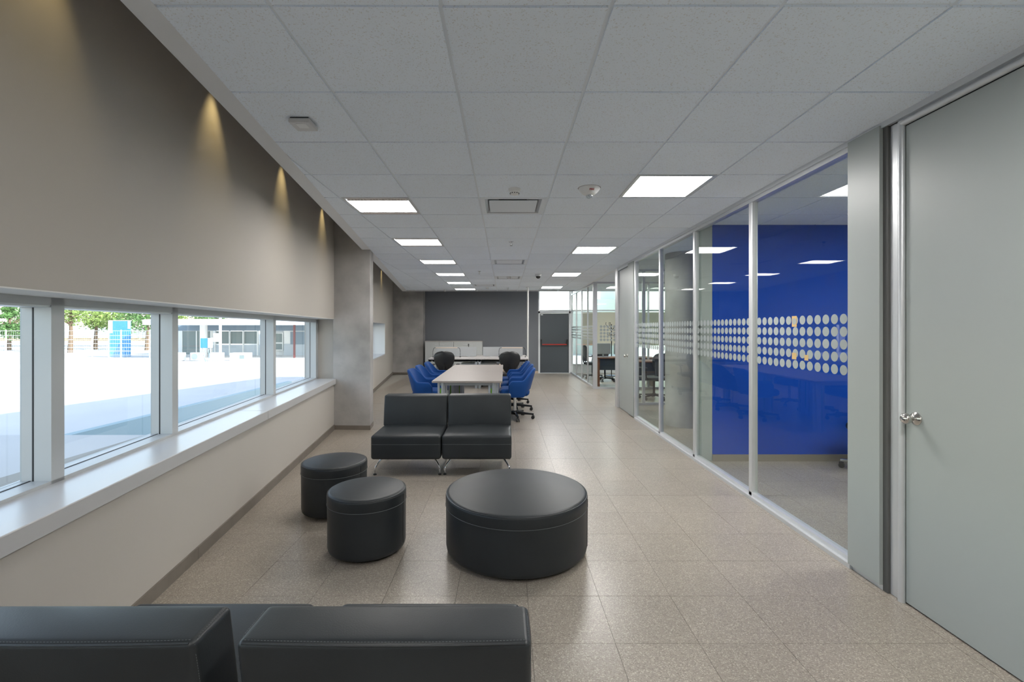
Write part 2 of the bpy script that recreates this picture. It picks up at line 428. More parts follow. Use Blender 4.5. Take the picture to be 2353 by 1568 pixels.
# ------------------------------------------------------------------ right partition
wr = struct('wall_right', 'aluminium framed glass partition along the corridor', 'wall')
MB().box(2.10, 2.20, 2.83, 7.56, 0, .028).box(2.125, 2.18, 2.83, 7.56, .028, .055).build('base_track', 'aluminium', wr)
MB().box(2.105, 2.20, 1.3, 8.85, 2.585, 2.62).box(2.12, 2.185, 2.83, 7.56, 2.555, 2.585).build('head_track', 'aluminium', wr)
for a in (3.998, 5.20, 6.37): MB().box(2.125, 2.178, a, a+.055, .02, 2.6).build('mullion', 'aluminium', wr, bevel=.006)
for a in (7.56, ): MB().box(2.12, 2.18, a, a+.07, .0, 2.6).build('mullion', 'aluminium', wr, bevel=.006)
MB().box(2.095, 2.19, 2.60, 2.84, .03, 2.60).build('blank_panel', 'door_grey', wr)
MB().box(2.115, 2.19, 2.567, 2.60, .0, 2.60).build('shadow_gap', 'dark_gap', wr)
MB().box(2.115, 2.18, 2.60, 2.84, 0, .03).build('panel_foot', 'aluminium', wr)
MB().box(2.11, 2.19, 7.64, 7.98, .02, 2.60).build('blank_panel', 'door_grey', wr)
MB().box(2.14, 2.2, -3, 1.5, 0, 2.617).build('solid_panel', 'door_grey', wr)
# door 1 (near, right)
def pdoor(name, label, y0, y1, hinge_far_pad, lock_y):
    d = struct(name, label, 'door')
    MB().box(2.135, 2.18, y0, y1, .008, 2.544).build('door_leaf', 'door_grey', d, bevel=.0015)
    return d
d1 = pdoor('door_1', 'large pale grey door with round steel knob', 1.55, 2.474, 0, 2.40)
m = MB(); m.box(2.128, 2.19, 2.508, 2.567, 0, 2.60); m.box(2.128, 2.19, 1.46, 2.567, 2.575, 2.60)
m.build('door_frame', 'aluminium', d1, bevel=.004)
m = MB(); m.cyl((2.128, 2.492, 0), (2.128, 2.492, 2.575), .0175, 20); m.cyl((2.128, 1.46, 2.563), (2.128, 2.492, 2.563), .0165, 20)
m.build('frame_bead', 'aluminium', d1)
MB().box(2.145, 2.19, 2.474, 2.492, 0, 2.56).box(2.145, 2.19, 1.5, 2.48, 2.544, 2.56).build('shadow_gap', 'black_rubber', d1)
def knob(y, z, parent):
    rot = Matrix.Translation((2.135, y, z)) @ Matrix.Rotation(R(-90), 4, 'Y')
    k = MB(); k.lathe([(.034, 0), (.034, .004), (.030, .009), (.016, .014), (.0115, .018), (.0115, .030), (.013, .033), (.021, .037), (.0265, .045), (.028, .054), (.026, .063), (.019, .070), (.008, .0725), (.0075, .0718), (.003, .071)], 40)
    k.xf(rot); o = k.build('knob', 'steel', parent)
    q = MB(); q.lathe([(.0065, .0715), (.006, .0735), (.002, .074)], 20).xf(rot); q.build('lock_cylinder', 'chrome', o)
knob(2.412, .997, d1)
d2 = pdoor('door_2', 'second pale grey corridor door in the glass partition', 7.98, 8.66, 0, 8.08)
m = MB(); m.box(2.10, 2.19, 8.67, 8.85, 0, 2.60); m.box(2.11, 2.19, 7.97, 8.67, 2.55, 2.60); m.build('door_frame', 'aluminium', d2, bevel=.004)
MB().box(2.142, 2.19, 7.975, 7.982, 0, 2.55).build('shadow_gap', 'black_rubber', d2)
knob(8.06, 1.0, d2)

dot = MB(); n = 24
dot.prism([(.0325*math.cos(2*PI*k/n), .0325*math.sin(2*PI*k/n)) for k in range(n)], 0, .0008)
dot_side = dot.mesh('frosted_dot', 'dot_film')
ROWS = [1.527-.0815*k for k in range(5)]
def bay(name, label, y0, y1, firsty, single=True):
    wn = struct(name, label, 'window')
    MB().box(2.15, 2.158, y0, y1, .05, 2.565).build('pane', 'glass', wn)
    m = MB()
    for z in ROWS:
        y = firsty
        while y < y1+.03:
            if y > y0+.03 and y < y1-.02:
                if single:
                    o = bpy.data.objects.new('frosted_dot', dot_side); COL.objects.link(o); o.parent = wn
                    o.location = (2.1495, y, z); o.rotation_euler = (0, R(-90), 0)
                else:
                    q = MB(); q.prism([(.0325*math.cos(2*PI*k/16), .0325*math.sin(2*PI*k/16)) for k in range(16)], 0, .0008)
                    q.xf(Matrix.Translation((2.1495, y, z)) @ Matrix.Rotation(R(-90), 4, 'Y')); m.add(q.v, q.f)
            y += .0815
    if m.v: m.build('frosted_dots', 'dot_film', wn, kind='stuff')
    return wn
bay('window_5', 'nearest glass bay before the blue wall with five rows of frosted dots', 2.84, 3.998, 2.949)
bay('window_6', 'second glass bay with frosted dots showing edge of the blue wall', 4.053, 5.20, 4.10)
bay('window_7', 'third glass bay in front of the round concrete column', 5.255, 6.37, 5.30)
bay('window_8', 'narrow fourth glass bay beside the second grey door', 6.425, 7.56, 6.47)
# sticky notes on the near bay
for nm, pos, sz, lb in (('sticky_note', (2.147, 3.448, 1.519), (.046, .04), 'pale orange square note stuck over a dot in the top row'),
                        ('sticky_note.001', (2.147, 3.45, 1.262), (.042, .024), 'pale orange note stuck between lower dots, farther one'),
                        ('sticky_note.002', (2.147, 3.31, 1.258), (.034, .02), 'small pale orange note stuck between lower dots, nearer one')):
    x, y, z = pos; m = MB().box(x, x+.0008, y-sz[0]/1.6, y+sz[0]/1.6, z-sz[1], z+sz[1])
    o = m.build(nm, 'sticky'); tag(o, lb, 'note')
    q = MB().prism([(.024*math.cos(2*PI*k/20), .024*math.sin(2*PI*k/20)) for k in range(20)], 0, .0005)
    q.xf(Matrix.Translation((x-.0002, y, z+(.0 if nm == 'sticky_note' else .02))) @ Matrix.Rotation(R(-90), 4, 'Y'))
    if nm == 'sticky_note': q.build('round_print', 'dot_film', o)

# corridor glass beyond the recess (y 11.4 .. 15.5) and frontal glass
wg = struct('wall_right_far', 'glass partition of the far office beyond the recess', 'wall')
MB().box(2.16, 2.26, 11.36, 11.44, 0, CH).build('corner_post', 'aluminium', wg)
MB().box(2.18, 2.24, 11.44, 15.45, 0, .045).box(2.26, 7.6, 11.37, 11.43, 0, .045).build('base_track', 'aluminium', wg)
MB().box(2.18, 2.24, 11.44, 15.45, 2.58, CH).box(2.26, 7.6, 11.37, 11.43, 2.58, CH).build('head_track', 'aluminium', wg)
for y in (12.35, 13.3, 14.3): MB().box(2.19, 2.23, y, y+.035, .045, 2.58).build('mullion', 'aluminium', wg)
for x in (3.5, 4.7, 5.9): MB().box(x, x+.04, 11.38, 11.42, .045, 2.58).build('mullion', 'aluminium', wg)
w9 = struct('window_9', 'far office glass walls with frosted dots', 'window')
for a, b_ in ((11.44, 12.35), (12.385, 13.3), (13.335, 14.3), (14.335, 15.45)):
    MB().box(2.208, 2.214, a, b_, .045, 2.58).build('pane', 'glass', w9)
for a, b_ in ((2.26, 3.5), (3.54, 4.7), (4.74, 5.9), (5.94, 7.6)):
    MB().box(a, b_, 11.398, 11.404, .045, 2.58).build('pane', 'glass', w9)
m = MB(); m2 = MB()
for z in ROWS:
    for k in range(40):
        x = 2.36+.0815*k
        q = MB().prism([(.0325*math.cos(2*PI*i/16), .0325*math.sin(2*PI*i/16)) for i in range(16)], 0, .0008)
        q.xf(Matrix.Translation((x, 11.397, z)) @ Matrix.Rotation(R(90), 4, 'X')); m.add(q.v, q.f)
    for k in range(48):
        y = 11.5+.0815*k
        q = MB().prism([(.0325*math.cos(2*PI*i/10), .0325*math.sin(2*PI*i/10)) for i in range(10)], 0, .0008)
        q.xf(Matrix.Translation((2.207, y, z)) @ Matrix.Rotation(R(-90), 4, 'Y')); m2.add(q.v, q.f)
m.build('frosted_dots', 'dot_film', w9, kind='stuff'); m2.build('frosted_dots', 'dot_film', w9, kind='stuff')
# glass at the back of room 2
wb = struct('wall_recess', 'glass wall between the second office and the recess', 'wall')
MB().box(2.2, 7.6, 8.97, 9.03, 0, .045).build('base_track', 'aluminium', wb)
MB().box(2.2, 7.6, 8.97, 9.03, 2.58, CH).build('head_track', 'aluminium', wb)
for x in (2.66, 4.2, 5.6): MB().box(x, x+.05, 8.97, 9.03, .045, 2.58).build('mullion', 'aluminium', wb)
w10 = struct('window_10', 'glass panes at the back of the second office', 'window')
for a, b_ in ((2.2, 2.66), (2.71, 4.2), (4.25, 5.6), (5.65, 7.6)):
    MB().box(a, b_, 8.998, 9.004, .045, 2.58).build('pane', 'glass', w10)

# blue wall, column and outer walls of the side rooms
bw = struct('wall_blue', 'deep blue painted meeting room wall behind the glass', 'wall')
MB().box(2.30, 7.6, 5.15, 5.26, .075, 3.25).build('wall_face', 'blue_wall', bw)
MB().box(2.30, 7.6, 5.138, 5.15, 0, .075).build('plinth_strip', 'brushed_plinth', bw)
MB().box(2.178, 2.30, 5.15, 5.26, 0, CH).build('end_panel', 'door_grey', bw, bevel=.004)
cm = struct('column', 'round concrete column behind the third glass bay', 'column')
MB().lathe([(.30, 0), (.30, 3.25)], 48, (2.77, 7.12, 0)).build('shaft', 'concrete', cm)
sm(MB().box(7.6, 7.75, -3, 15.75, 0, 3.25).build('wall_outer', 'wall_paint'), 'plain outer wall of the side offices', 'wall')
sm(MB().box(-2.5, 7.6, -3.2, -3, 0, 3.25).build('wall_back', 'wall_paint'), 'plain wall at the near end of the room', 'wall')
sm(MB().box(2.2, 7.6, 1.2, 1.3, 0, 3.25).build('wall_room', 'wall_paint'), 'plain partition at the near end of the meeting room', 'wall')
roof = sm(MB().prism([(wx(-3, .45), -3.2), (7.75, -3.2), (7.75, 15.75), (wx(15.75, .45), 15.75)], 3.25, 3.5).build('roof', 'gypsum'), 'concrete slab above the suspended ceiling', 'roof')
sm(MB().prism([(-7.1, -8), (7.75, -8), (7.75, 21), (-.15, 21)], 6.4, 7.0).build('shadow_roof', 'ext_white'), 'unseen upper storey roof, edge slanted to cast the yard shadow', 'roof')  # out of view; outline shaped so its edge throws the yard shadow

# ------------------------------------------------------------------ suspended ceiling
ce = struct('ceiling', 'suspended ceiling of square white acoustic tiles', 'ceiling')
GX = [-3.279+.61*k for k in range(10)]                     # .. -0.229, .381, .991, 1.601, 2.211
GY = [1.66+.605*n_ for n_ in range(-1, 21)]
YE = 14.15
fix = {(-1.449, n_): 'louver_light' for n_ in (4, 7, 10, 13, 16, 19)}
fix.update({(.991, n_): 'panel' for n_ in (3, 8, 13, 18)})
fix.update({(-.229, 4): 'vent', (-.229, 10): 'vent', (-.229, 14): 'vent', (-.839, 17): 'vent'})
rnd = lambda v: round(v, 3)
tmesh = None; bars = MB()
for i in range(len(GX)-1):
    for j in range(len(GY)-1):
        x0, x1, y0, y1 = GX[i]+.008, GX[i+1]-.008, GY[j]+.008, min(GY[j+1], YE)-.008
        nrow = j-1
        if (rnd(GX[i]), nrow) in fix: continue
        x1 = min(x1, 2.108)
        if y1-y0 < .05 or x1-x0 < .05: continue
        poly = clip([(x0, y0), (x1, y0), (x1, y1), (x0, y1)], 1, .138, 1.024)
        if len(poly) < 3: continue
        if len(poly) == 4 and rnd(x1-x0) == .594 and rnd(y1-y0) == .589 and all(abs(p[0]-q[0])+abs(p[1]-q[1]) < 1e-6 for p, q in zip(poly, [(x0, y0), (x1, y0), (x1, y1), (x0, y1)])):
            if tmesh is None: tmesh = MB().box(0, .594, 0, .589, CH, CH+.03).mesh('ceiling_tile', 'ceiling_tile')
            o = bpy.data.objects.new('ceiling_tile', tmesh); COL.objects.link(o); o.parent = ce; o.location = (x0, y0, random.uniform(-.0012, .0008))
            o.rotation_euler = (random.uniform(-.001, .001), random.uniform(-.001, .001), 0)
        else:
            MB().prism(poly, CH, CH+.03).build('ceiling_tile', 'ceiling_tile', ce)
for x in GX[1:]:
    if x > 2.12: continue
    y0 = max(1.05, (-1.024-x)/.138) if x < -1.1 else 1.05
    if y0 < YE: MB().box(x-.012, x+.012, y0, YE, CH+.007, CH+.035).build('grid_rail', 'grid_white', ce)
for y in GY:
    x0 = max(-1.024-.138*y, -3.3)
    MB().box(x0, 2.11, y-.012, y+.012, CH+.008, CH+.034).build('grid_rail', 'grid_white', ce)
m = MB().prism([(-1.024-.138*-3, -3), (2.11, -3), (2.11, 1.05), (-1.024-.138*1.05, 1.05)], CH, CH+.03); m.build('near_panel', 'ceiling_tile', ce)
m = MB().prism([(-1.12-.141*-3, -3), (-1.12-.141*YE, YE), (-1.02-.138*YE, YE), (-1.02-.138*-3, -3)], CH-.001, CH+.08); m.build('edge_board', 'gypsum', ce)
MB().box(-3.05, 7.5, YE, YE+.02, CH, 3.25).build('edge_fascia', 'gypsum', ce)
MB().box(2.108, 2.20, -3, YE, CH, CH+.06).build('wall_angle', 'grid_white', ce)
ce2 = struct('ceiling.001', 'tiled ceiling of the glazed side offices', 'ceiling')
for (ya, yb) in ((1.3, 5.15), (5.26, YE)):
    j = 0
    ylist = [y_ for y_ in GY if ya < y_ < yb]; ylist = [ya]+ylist+[yb]
    xl = [2.2, 2.821, 3.431, 4.041, 4.651, 5.261, 5.871, 7.6]
    for a, b_ in zip(xl, xl[1:]):
        for c, d in zip(ylist, ylist[1:]):
            if d-c < .03: continue
            if a > 5 and c > 6: continue
            if rnd(a) == 2.821 and abs(c-12.55) < .1: continue
            MB().box(a+.007, b_-.007, c+.007, d-.007, CH, CH+.03).build('ceiling_tile', 'ceiling_tile', ce2)
    for x in xl[1:-1]: MB().box(x-.012, x+.012, ya, yb, CH+.006, CH+.034).build('grid_rail', 'grid_white', ce2)
    for y in ylist[1:-1]: MB().box(2.2, 7.6, y-.012, y+.012, CH+.007, CH+.035).build('grid_rail', 'grid_white', ce2)
MB().box(5.26, 7.6, 5.9, YE, CH+.001, CH+.03).build('distant_tiles', 'ceiling_tile', ce2, kind='stuff')

# fittings that sit in the ceiling
def louver(x, y, label):
    t = thing('ceiling_light', label, 'light', (x, y, CH), 0, 'recessed louvre lights over the window side')
    W, D = .61, .605
    m = MB(); m.box(.01, W-.01, .01, .03, 0, .04).box(.01, W-.01, D-.03, D-.01, 0, .04).box(.01, .028, .03, D-.03, 0, .04).box(W-.028, W-.01, .03, D-.03, 0, .04)
    m.build('frame', 'aluminium', t); MB().box(.015, W-.015, .015, D-.015, .046, .10).box(.0, .012, 0, D, .02, .10).box(W-.012, W, 0, D, .02, .10).box(0, W, 0, .012, .02, .10).box(0, W, D-.012, D, .02, .10).build('housing', 'grid_white', t)
    MB().box(.03, W-.03, .10, D-.10, .004, .02).build('diffuser', 'louver_panel', t)
    for y0 in (.0975, D-.0995): MB().box(.03, W-.03, y0, y0+.002, .0, .045).build('baffle', 'silver_paint', t)
    for y0 in (.032, D-.098):
        MB().box(.03, W-.03, y0, y0+.066, .04, .045).build('glow_strip', 'louver_light', t)  # own warm emission stands in for lamp light bounced between the fins
        q = MB()
        for k in range(20): q.box(.04+k*.0275, .043+k*.0275, y0, y0+.066, .004, .035)
        q.box(.03, W-.03, y0+.03, y0+.034, .004, .035)
        q.build('louvre_fins', 'aluminium', t, kind='stuff')
    return t
def panel(x, y, label, grp='flat panel lights along the corridor side', W=.61):
    t = thing('ceiling_light', label, 'light', (x, y, CH-(.012 if 'office' in (grp or '') or 'viewer' in (grp or '') else 0)), 0, grp); D = .605
    m = MB(); m.box(.01, W-.01, .01, .035, -.002, .03).box(.01, W-.01, D-.035, D-.01, -.002, .03).box(.01, .035, .035, D-.035, -.002, .03).box(W-.035, W-.01, .035, D-.035, -.002, .03)
    m.build('frame', 'aluminium', t); MB().box(.011, W-.011, .011, D-.011, .031, .07).build('housing', 'grid_white', t)
    MB().box(.035, W-.035, .035, D-.035, .008, .02).build('diffuser', 'panel_light', t)
    return t
ordw = ['first and largest', 'second', 'third', 'fourth', 'fifth', 'sixth and farthest']
for k, n_ in enumerate((4, 7, 10, 13, 16, 19)):
    louver(-1.449, 1.66+.605*n_, f'{ordw[k]} square louvred ceiling light in the row near the windows')
for k, n_ in enumerate((3, 8, 13, 18)):
    panel(.991, 1.66+.605*n_, ('%s flat warm ceiling panel light in the row near the glass partition' % ['first and largest', 'second', 'third', 'fourth and farthest'][k]))
for x, y, l in ((.991, .45, 'first'), (-.839, -1.37, 'second')):
    panel(x, y-.0, 'added unseen ceiling panel light behind the viewer, %s' % l, 'added fill panels behind the viewer')  # unseen panels added to lift the ambient light in the room
for x, y, l in ((3.431, 2.87, 'added hidden meeting room ceiling panel light on the glass side'), (4.651, 2.87, 'added hidden meeting room ceiling panel light farther from the glass'),
                (4.041, 6.5, 'added hidden ceiling panel light of the second office'), (4.041, 9.53, 'added hidden ceiling panel light of the recess'), (4.651, 12.55, 'ceiling panel light deep inside the far office')):
    panel(x, y, l, 'panel lights of the side offices')  # hidden panels added to brighten the meeting room, second office and recess
panel(2.821, 12.55, 'flat ceiling panel light inside the far office', None)
def vent(x, y, label):
    t = thing('air_vent', label, 'vent', (x, y, CH), 0, 'square ceiling air diffusers'); W, D = .61, .605
    m = MB(); m.box(.01, W-.01, .01, .05, 0, .02).box(.01, W-.01, D-.05, D-.01, 0, .02).box(.01, .05, .05, D-.05, 0, .02).box(W-.05, W-.01, .05, D-.05, 0, .02)
    m.build('frame', 'grid_white', t, bevel=.002)
    o = MB()
    a0, a1, b0, b1 = (.05, .05), (W-.05, D-.05), (.17, .17), (W-.17, D-.17)
    vs = [(a0[0], a0[1], .003), (a1[0], a0[1], .003), (a1[0], a1[1], .003), (a0[0], a1[1], .003), (b0[0], b0[1], .09), (b1[0], b0[1], .09), (b1[0], b1[1], .09), (b0[0], b1[1], .09)]
    o.add(vs, [(0, 1, 5, 4), (1, 2, 6, 5), (2, 3, 7, 6), (3, 0, 4, 7)]); o.build('throat', 'silver_paint', t)  # throat greyed, duct plate blackened to carry the shade inside the vent
    MB().box(.15, W-.15, .15, D-.15, .092, .10).build('duct', 'black_rubber', t)
    MB().box(.085, W-.085, .125, D-.07, .006, .014).build('face_plate', 'grid_white', t, bevel=.003)
    return t
vent(-.229, 1.66+.605*4, 'nearest square white air diffuser with a flat face plate')
vent(-.229, 1.66+.605*10, 'second square air diffuser in the middle of the ceiling')
vent(-.229, 1.66+.605*14, 'third square air diffuser, behind the second one')
vent(-.839, 1.66+.605*17, 'farthest air diffuser, beside the last louvred lights')
def detector(x, y, label, s=1):
    t = thing('smoke_detector', label, 'detector', (x, y, CH))
    MB().lathe([(.05*s, 0), (.05*s, -.012*s), (.046*s, -.02*s)], 32).build('base', 'detector_white', t)
    MB().lathe([(.044*s, -.02*s), (.043*s, -.032*s), (.034*s, -.045*s), (.02*s, -.052*s), (.005*s, -.053*s)], 32).build('head', 'detector_white', t)
    m = MB()
    for k in range(12):
        a = 2*PI*k/12; q = MB().box(-.004*s, .004*s, .030*s, .0400*s, -.044*s, -.038*s).xf(Matrix.Rotation(a, 4, 'Z')); m.add(q.v, q.f)
    m.build('sensor_slots', 'black_rubber', t, kind='stuff')
detector(.08, 3.82, 'round white smoke detector in front of the nearest air diffuser')
detector(.09, 10.25, 'small smoke detector by the third air diffuser', .9)
detector(-.48, 12.8, 'small smoke detector near the far end of the ceiling', .8)
t = thing('fire_beacon', 'round white ceiling fire alarm beacon with red FIRE lettering', 'alarm', (.69, 3.80, CH))
MB().lathe([(.088, 0), (.088, -.006), (.086, -.012), (.080, -.022), (.062, -.042), (.045, -.055), (.02, -.058)], 48).build('housing', 'detector_white', t)
MB().lathe([(.026, -.055), (.028, -.066), (.022, -.08), (.008, -.086), (.001, -.087)], 24).build('strobe_lens', 'clear_dome', t)
MB().cyl((0, 0, -.052), (0, 0, -.070), .013, 16).build('strobe_lamp', 'chrome', t)
MB().lathe([(.092, 0), (.092, -.002)], 40).build('mounting_ring', 'dark_gap', t)
fc = bpy.data.curves.new('lettering', 'FONT'); fc.body = 'FIRE'; fc.size = .022; fc.extrude = .0006; fc.align_x = 'CENTER'; fc.align_y = 'CENTER'; fc.offset = .0006
fc.materials.append(MATS['text_red']); tmp = bpy.data.objects.new('tmp', fc); COL.objects.link(tmp); bpy.context.view_layer.update()
fme = bpy.data.meshes.new_from_object(tmp.evaluated_get(bpy.context.evaluated_depsgraph_get())); bpy.data.objects.remove(tmp)
fo = bpy.data.objects.new('lettering', fme); COL.objects.link(fo); fo.parent = t
fo.location = (.008, -.0735, -.0325); fo.rotation_euler = (R(90+42), 0, 0)
t = thing('dome_camera', 'small white dome security camera under the ceiling', 'camera', (.70, 9.75, CH))
MB().lathe([(.07, 0), (.07, -.02), (.055, -.045)], 32).build('housing', 'detector_white', t)
MB().lathe([(.05, -.045), (.045, -.07), (.025, -.09), (.002, -.095)], 24).build('dome', 'black_plastic', t)
def sprinkler(x, y, label):
    t = thing('sprinkler', label, 'sprinkler', (x, y, CH))
    MB().lathe([(.032, 0), (.03, -.006), (.012, -.01), (.01, -.02)], 24).build('escutcheon', 'chrome', t)
    m = MB(); m.tube(bez([(-.008, 0, -.02), (-.018, 0, -.032), (-.004, 0, -.05)], 5), .003, 8).tube(bez([(.008, 0, -.02), (.018, 0, -.032), (.004, 0, -.05)], 5), .003, 8)
    m.build('frame_arms', 'steel', t); MB().cyl((0, 0, -.05), (0, 0, -.053), .018, 16).build('deflector', 'steel', t)
sprinkler(.085, 6.14, 'steel sprinkler head midway between the first two air diffusers')
sprinkler(-.51, 9.28, 'steel sprinkler head left of the second air diffuser row')
sprinkler(.085, 12.95, 'steel sprinkler head near the end of the ceiling')
sprinkler(-1.75, 13.6, 'steel sprinkler head at the ceiling edge above the cabinets')
t = thing('access_point', 'flat square white wireless box on the ceiling by the windows', 'box', (-1.12, 2.585, CH))
MB().box(-.05, .05, -.055, .055, -.006, 0).build('mount', 'black_plastic', t)
MB().box(-.058, .058, -.062, .062, -.03, -.006).build('cover', 'sill_white', t, bevel=.006)
MB().box(-.025, .03, -.04, .015, -.0315, -.03).build('label_plate', 'detector_white', t)
t = thing('emergency_light', 'dark emergency light fitting hung before the transom', 'light', (1.72, 14.6, 2.70))
MB().box(-.19, .19, -.06, .06, 0, .12).build('housing', 'black_plastic', t, bevel=.02)
for sx in (-.15, .15): MB().cyl((sx, 0, .12), (sx, 0, .55), .006, 8).build('hanger', 'black_plastic', t)
# wall-washing downlights in the slot between ceiling and window wall
for k, y in enumerate((.35, 1.78, 3.17, 4.55, 6.10, 8.6, 10.4, 12.2)):
    x = wx(y)+.13
    t = thing('downlight', 'small recessed spotlight in the wall slot, %s counting away from the viewer' % ['first', 'second', 'third', 'fourth', 'fifth', 'sixth', 'seventh', 'eighth'][k], 'light', (x, y, 3.25), 0, 'spotlights in the ceiling slot')
    MB().lathe([(.045, 0), (.045, -.02), (.035, -.02), (.03, -.004)], 24).build('housing', 'aluminium', t)
    l = bpy.data.lights.new('spot', 'SPOT'); l.energy = 6; l.color = (1, .76, .34); l.spot_size = R(56); l.spot_blend = 1; l.shadow_soft_size = .02
    lo = bpy.data.objects.new('spot', l); COL.objects.link(lo); lo.parent = t; lo.location = (0, 0, -.03)
    lo.rotation_euler = Vector((-.16, 0, -1)).to_track_quat('-Z', 'Y').to_euler()

# ------------------------------------------------------------------ leather lounge seating
def leg_tube(sx, sy):
    return MB().tube(bez([(sx*.235, sy*.20, .178), (sx*.25, sy*.215, .165), (sx*.315, sy*.27, .09), (sx*.325, sy*.28, .06), (sx*.325, sy*.28, .008)], 5), .0095, 10)
def stitches(m, pts, L=.0042, G=.0028, r=.0007):
    pts = [Vector(p) for p in pts]
    for a, b_ in zip(pts, pts[1:]):
        n = max(1, int((b_-a).length/(L+G))); d = (b_-a)/n
        for k in range(n):
            m.cyl(a+d*k, a+d*(k+L/(L+G)), r, 4)
def lounge(label, loc, rz, near=False):
    t = thing('lounge_chair', label, 'chair', loc, rz, 'armless grey leather lounge chairs')
    W = .69
    s = cushion(W, .675, .240, .028, .003, .004, .012, 10).xf(Matrix.Translation((0, -.035, .173))); s.build('seat', 'leather', t, sharp=80)
    b_ = cushion(W, .155, .330, .017, .004, .012, .004, 10)
    # lean back and thicken slightly towards the base
    b_.v = [(x, y+.225+.17*(z-.1), z+.402) for x, y, z in b_.v]
    bo = b_.build('backrest', 'leather', t, sharp=80)
    st = MB(); z = .324; y = -.3765
    pth = [(-W/2+.02, y, z), (W/2-.02, y, z)]
    st.tube([(-W/2+.006, y+.0035, z), (0, y-.0005, z), (W/2-.006, y+.0035, z)], .0014, 6)
    st.tube([(W/2+.0005, y+.03, z), (W/2+.0030, -.03, z), (W/2+.0005, .27, z)], .0014, 6); st.tube([(-W/2-.0005, y+.03, z), (-W/2-.0030, -.03, z), (-W/2-.0005, .27, z)], .0014, 6)
    st.build('seam', 'stitch', t)
    yb = .225+.17*(.305-.1)+.0775
    sb = MB()
    N = 12; pts = [(-W/2+.014+(W-.028)*k/N, .3300+.010*(1-(2*k/N-1)**2), .7322+.0015*(1-(2*k/N-1)**2)) for k in range(N+1)]
    if near:
        stitches(sb, pts); stitches(sb, [(p[0], p[1]-.013, p[2]+.0115) for p in pts][:0])
        for sx in (-1, 1):
            stitches(sb, [(sx*(W/2-.004), yb-.006, .7215), (sx*(W/2-.006), yb-.03, .7325), (sx*(W/2-.006), yb-.12, .7325), (sx*(W/2-.006), yb-.145, .725)])
            stitches(sb, [(sx*(W/2-.006), yb-.006, .7215), (sx*(W/2-.002), yb-.01, .69), (sx*(W/2-.002), yb-.055, .45)])
        rb = MB().tube([(p[0], p[1]+.0065, p[2]-.0042) for p in pts], .0026, 6); rb.build('seam', 'leather', bo)
        sb.build('stitching', 'stitch', bo, kind='stuff')
    for sx in (-1, 1):
        for sy in (-1, 1):
            l = leg_tube(sx, sy).build('leg', 'chrome', t)
            MB().lathe([(.017, 0), (.017, .006), (.010, .012)], 20, (sx*.325, sy*.28, 0)).build('foot_pad', 'black_plastic', l)
    return t
lounge('armless grey leather lounge chair facing the ottomans, on the window side', (-.982, 4.95, 0), R(.6))
lounge('armless grey leather lounge chair facing the ottomans, on the corridor side', (-.278, 4.955, 0), 0)
lounge('armless lounge chair seen from behind, under the window at bottom of frame', (-1.068, 1.42, 0), PI, True)
lounge('armless lounge chair seen from behind, nearest the middle of the floor', (-.283, 1.42, 0), PI, True)

def ottoman(label, loc, r, h, band, grp=None, a0=0):
    t = thing('ottoman', label, 'ottoman', loc, a0, grp)
    MB().lathe([(r-.03, .022), (r-.012, .026), (r-.004, .036), (r, .055), (r, .15), (r+.001, h-band-.004)], 96).build('body', 'leather', t)
    p = [(r+.001, h-band-.004), (r+.003, h-band), (r+.003, h-.035)]
    for k in range(1, 8):
        a = R(90*k/7); p.append((r+.003-.026*(1-math.cos(a)), h-.035+.026*math.sin(a)))
    R0 = p[-1][0]
    for k in range(1, 14):
        q = R0*(1-k/13.6); p.append((q, h-.009+(.016+.01*r)*(1-(q/R0)**2)**.9))
    MB().lathe(p, 96).build('cushion', 'leather', t, sharp=80)
    MB().tube([((r+.0035)*math.cos(2*PI*k/96), (r+.0035)*math.sin(2*PI*k/96), h-band-.001) for k in range(97)], .0017, 6).build('seam', 'stitch', t)
    m = MB().tube([((r-.0015)*math.cos(2*PI*k/96), (r-.0015)*math.sin(2*PI*k/96), h-.020) for k in range(97)], .0030, 6); m.build('piping', 'leather', t)
    m = MB().tube([(r+.0018, 0, .06), (r+.0035, 0, h-band), (r+.0045, 0, h-.035)], .0016, 6); m.build('side_seam', 'leather', t)
    for k in range(4):
        a = PI/4+k*PI/2; q = r*.74
        MB().lathe([(.018, 0), (.022, .004), (.022, .024)], 20, (q*math.cos(a), q*math.sin(a), 0)).build('foot', 'black_plastic', t)
    return t
ottoman('wide low round grey leather ottoman, the biggest one', (.078, 3.12, 0), .468, .40, .088, 'round grey leather ottomans', R(-15))
ottoman('small round grey leather ottoman in front, beside the wide one', (-.917, 3.10, 0), .251, .415, .088, 'round grey leather ottomans', R(-10))
ottoman('small round grey leather ottoman behind, nearest the window wall', (-1.375, 3.757, 0), .250, .415, .088, 'round grey leather ottomans', R(-20))

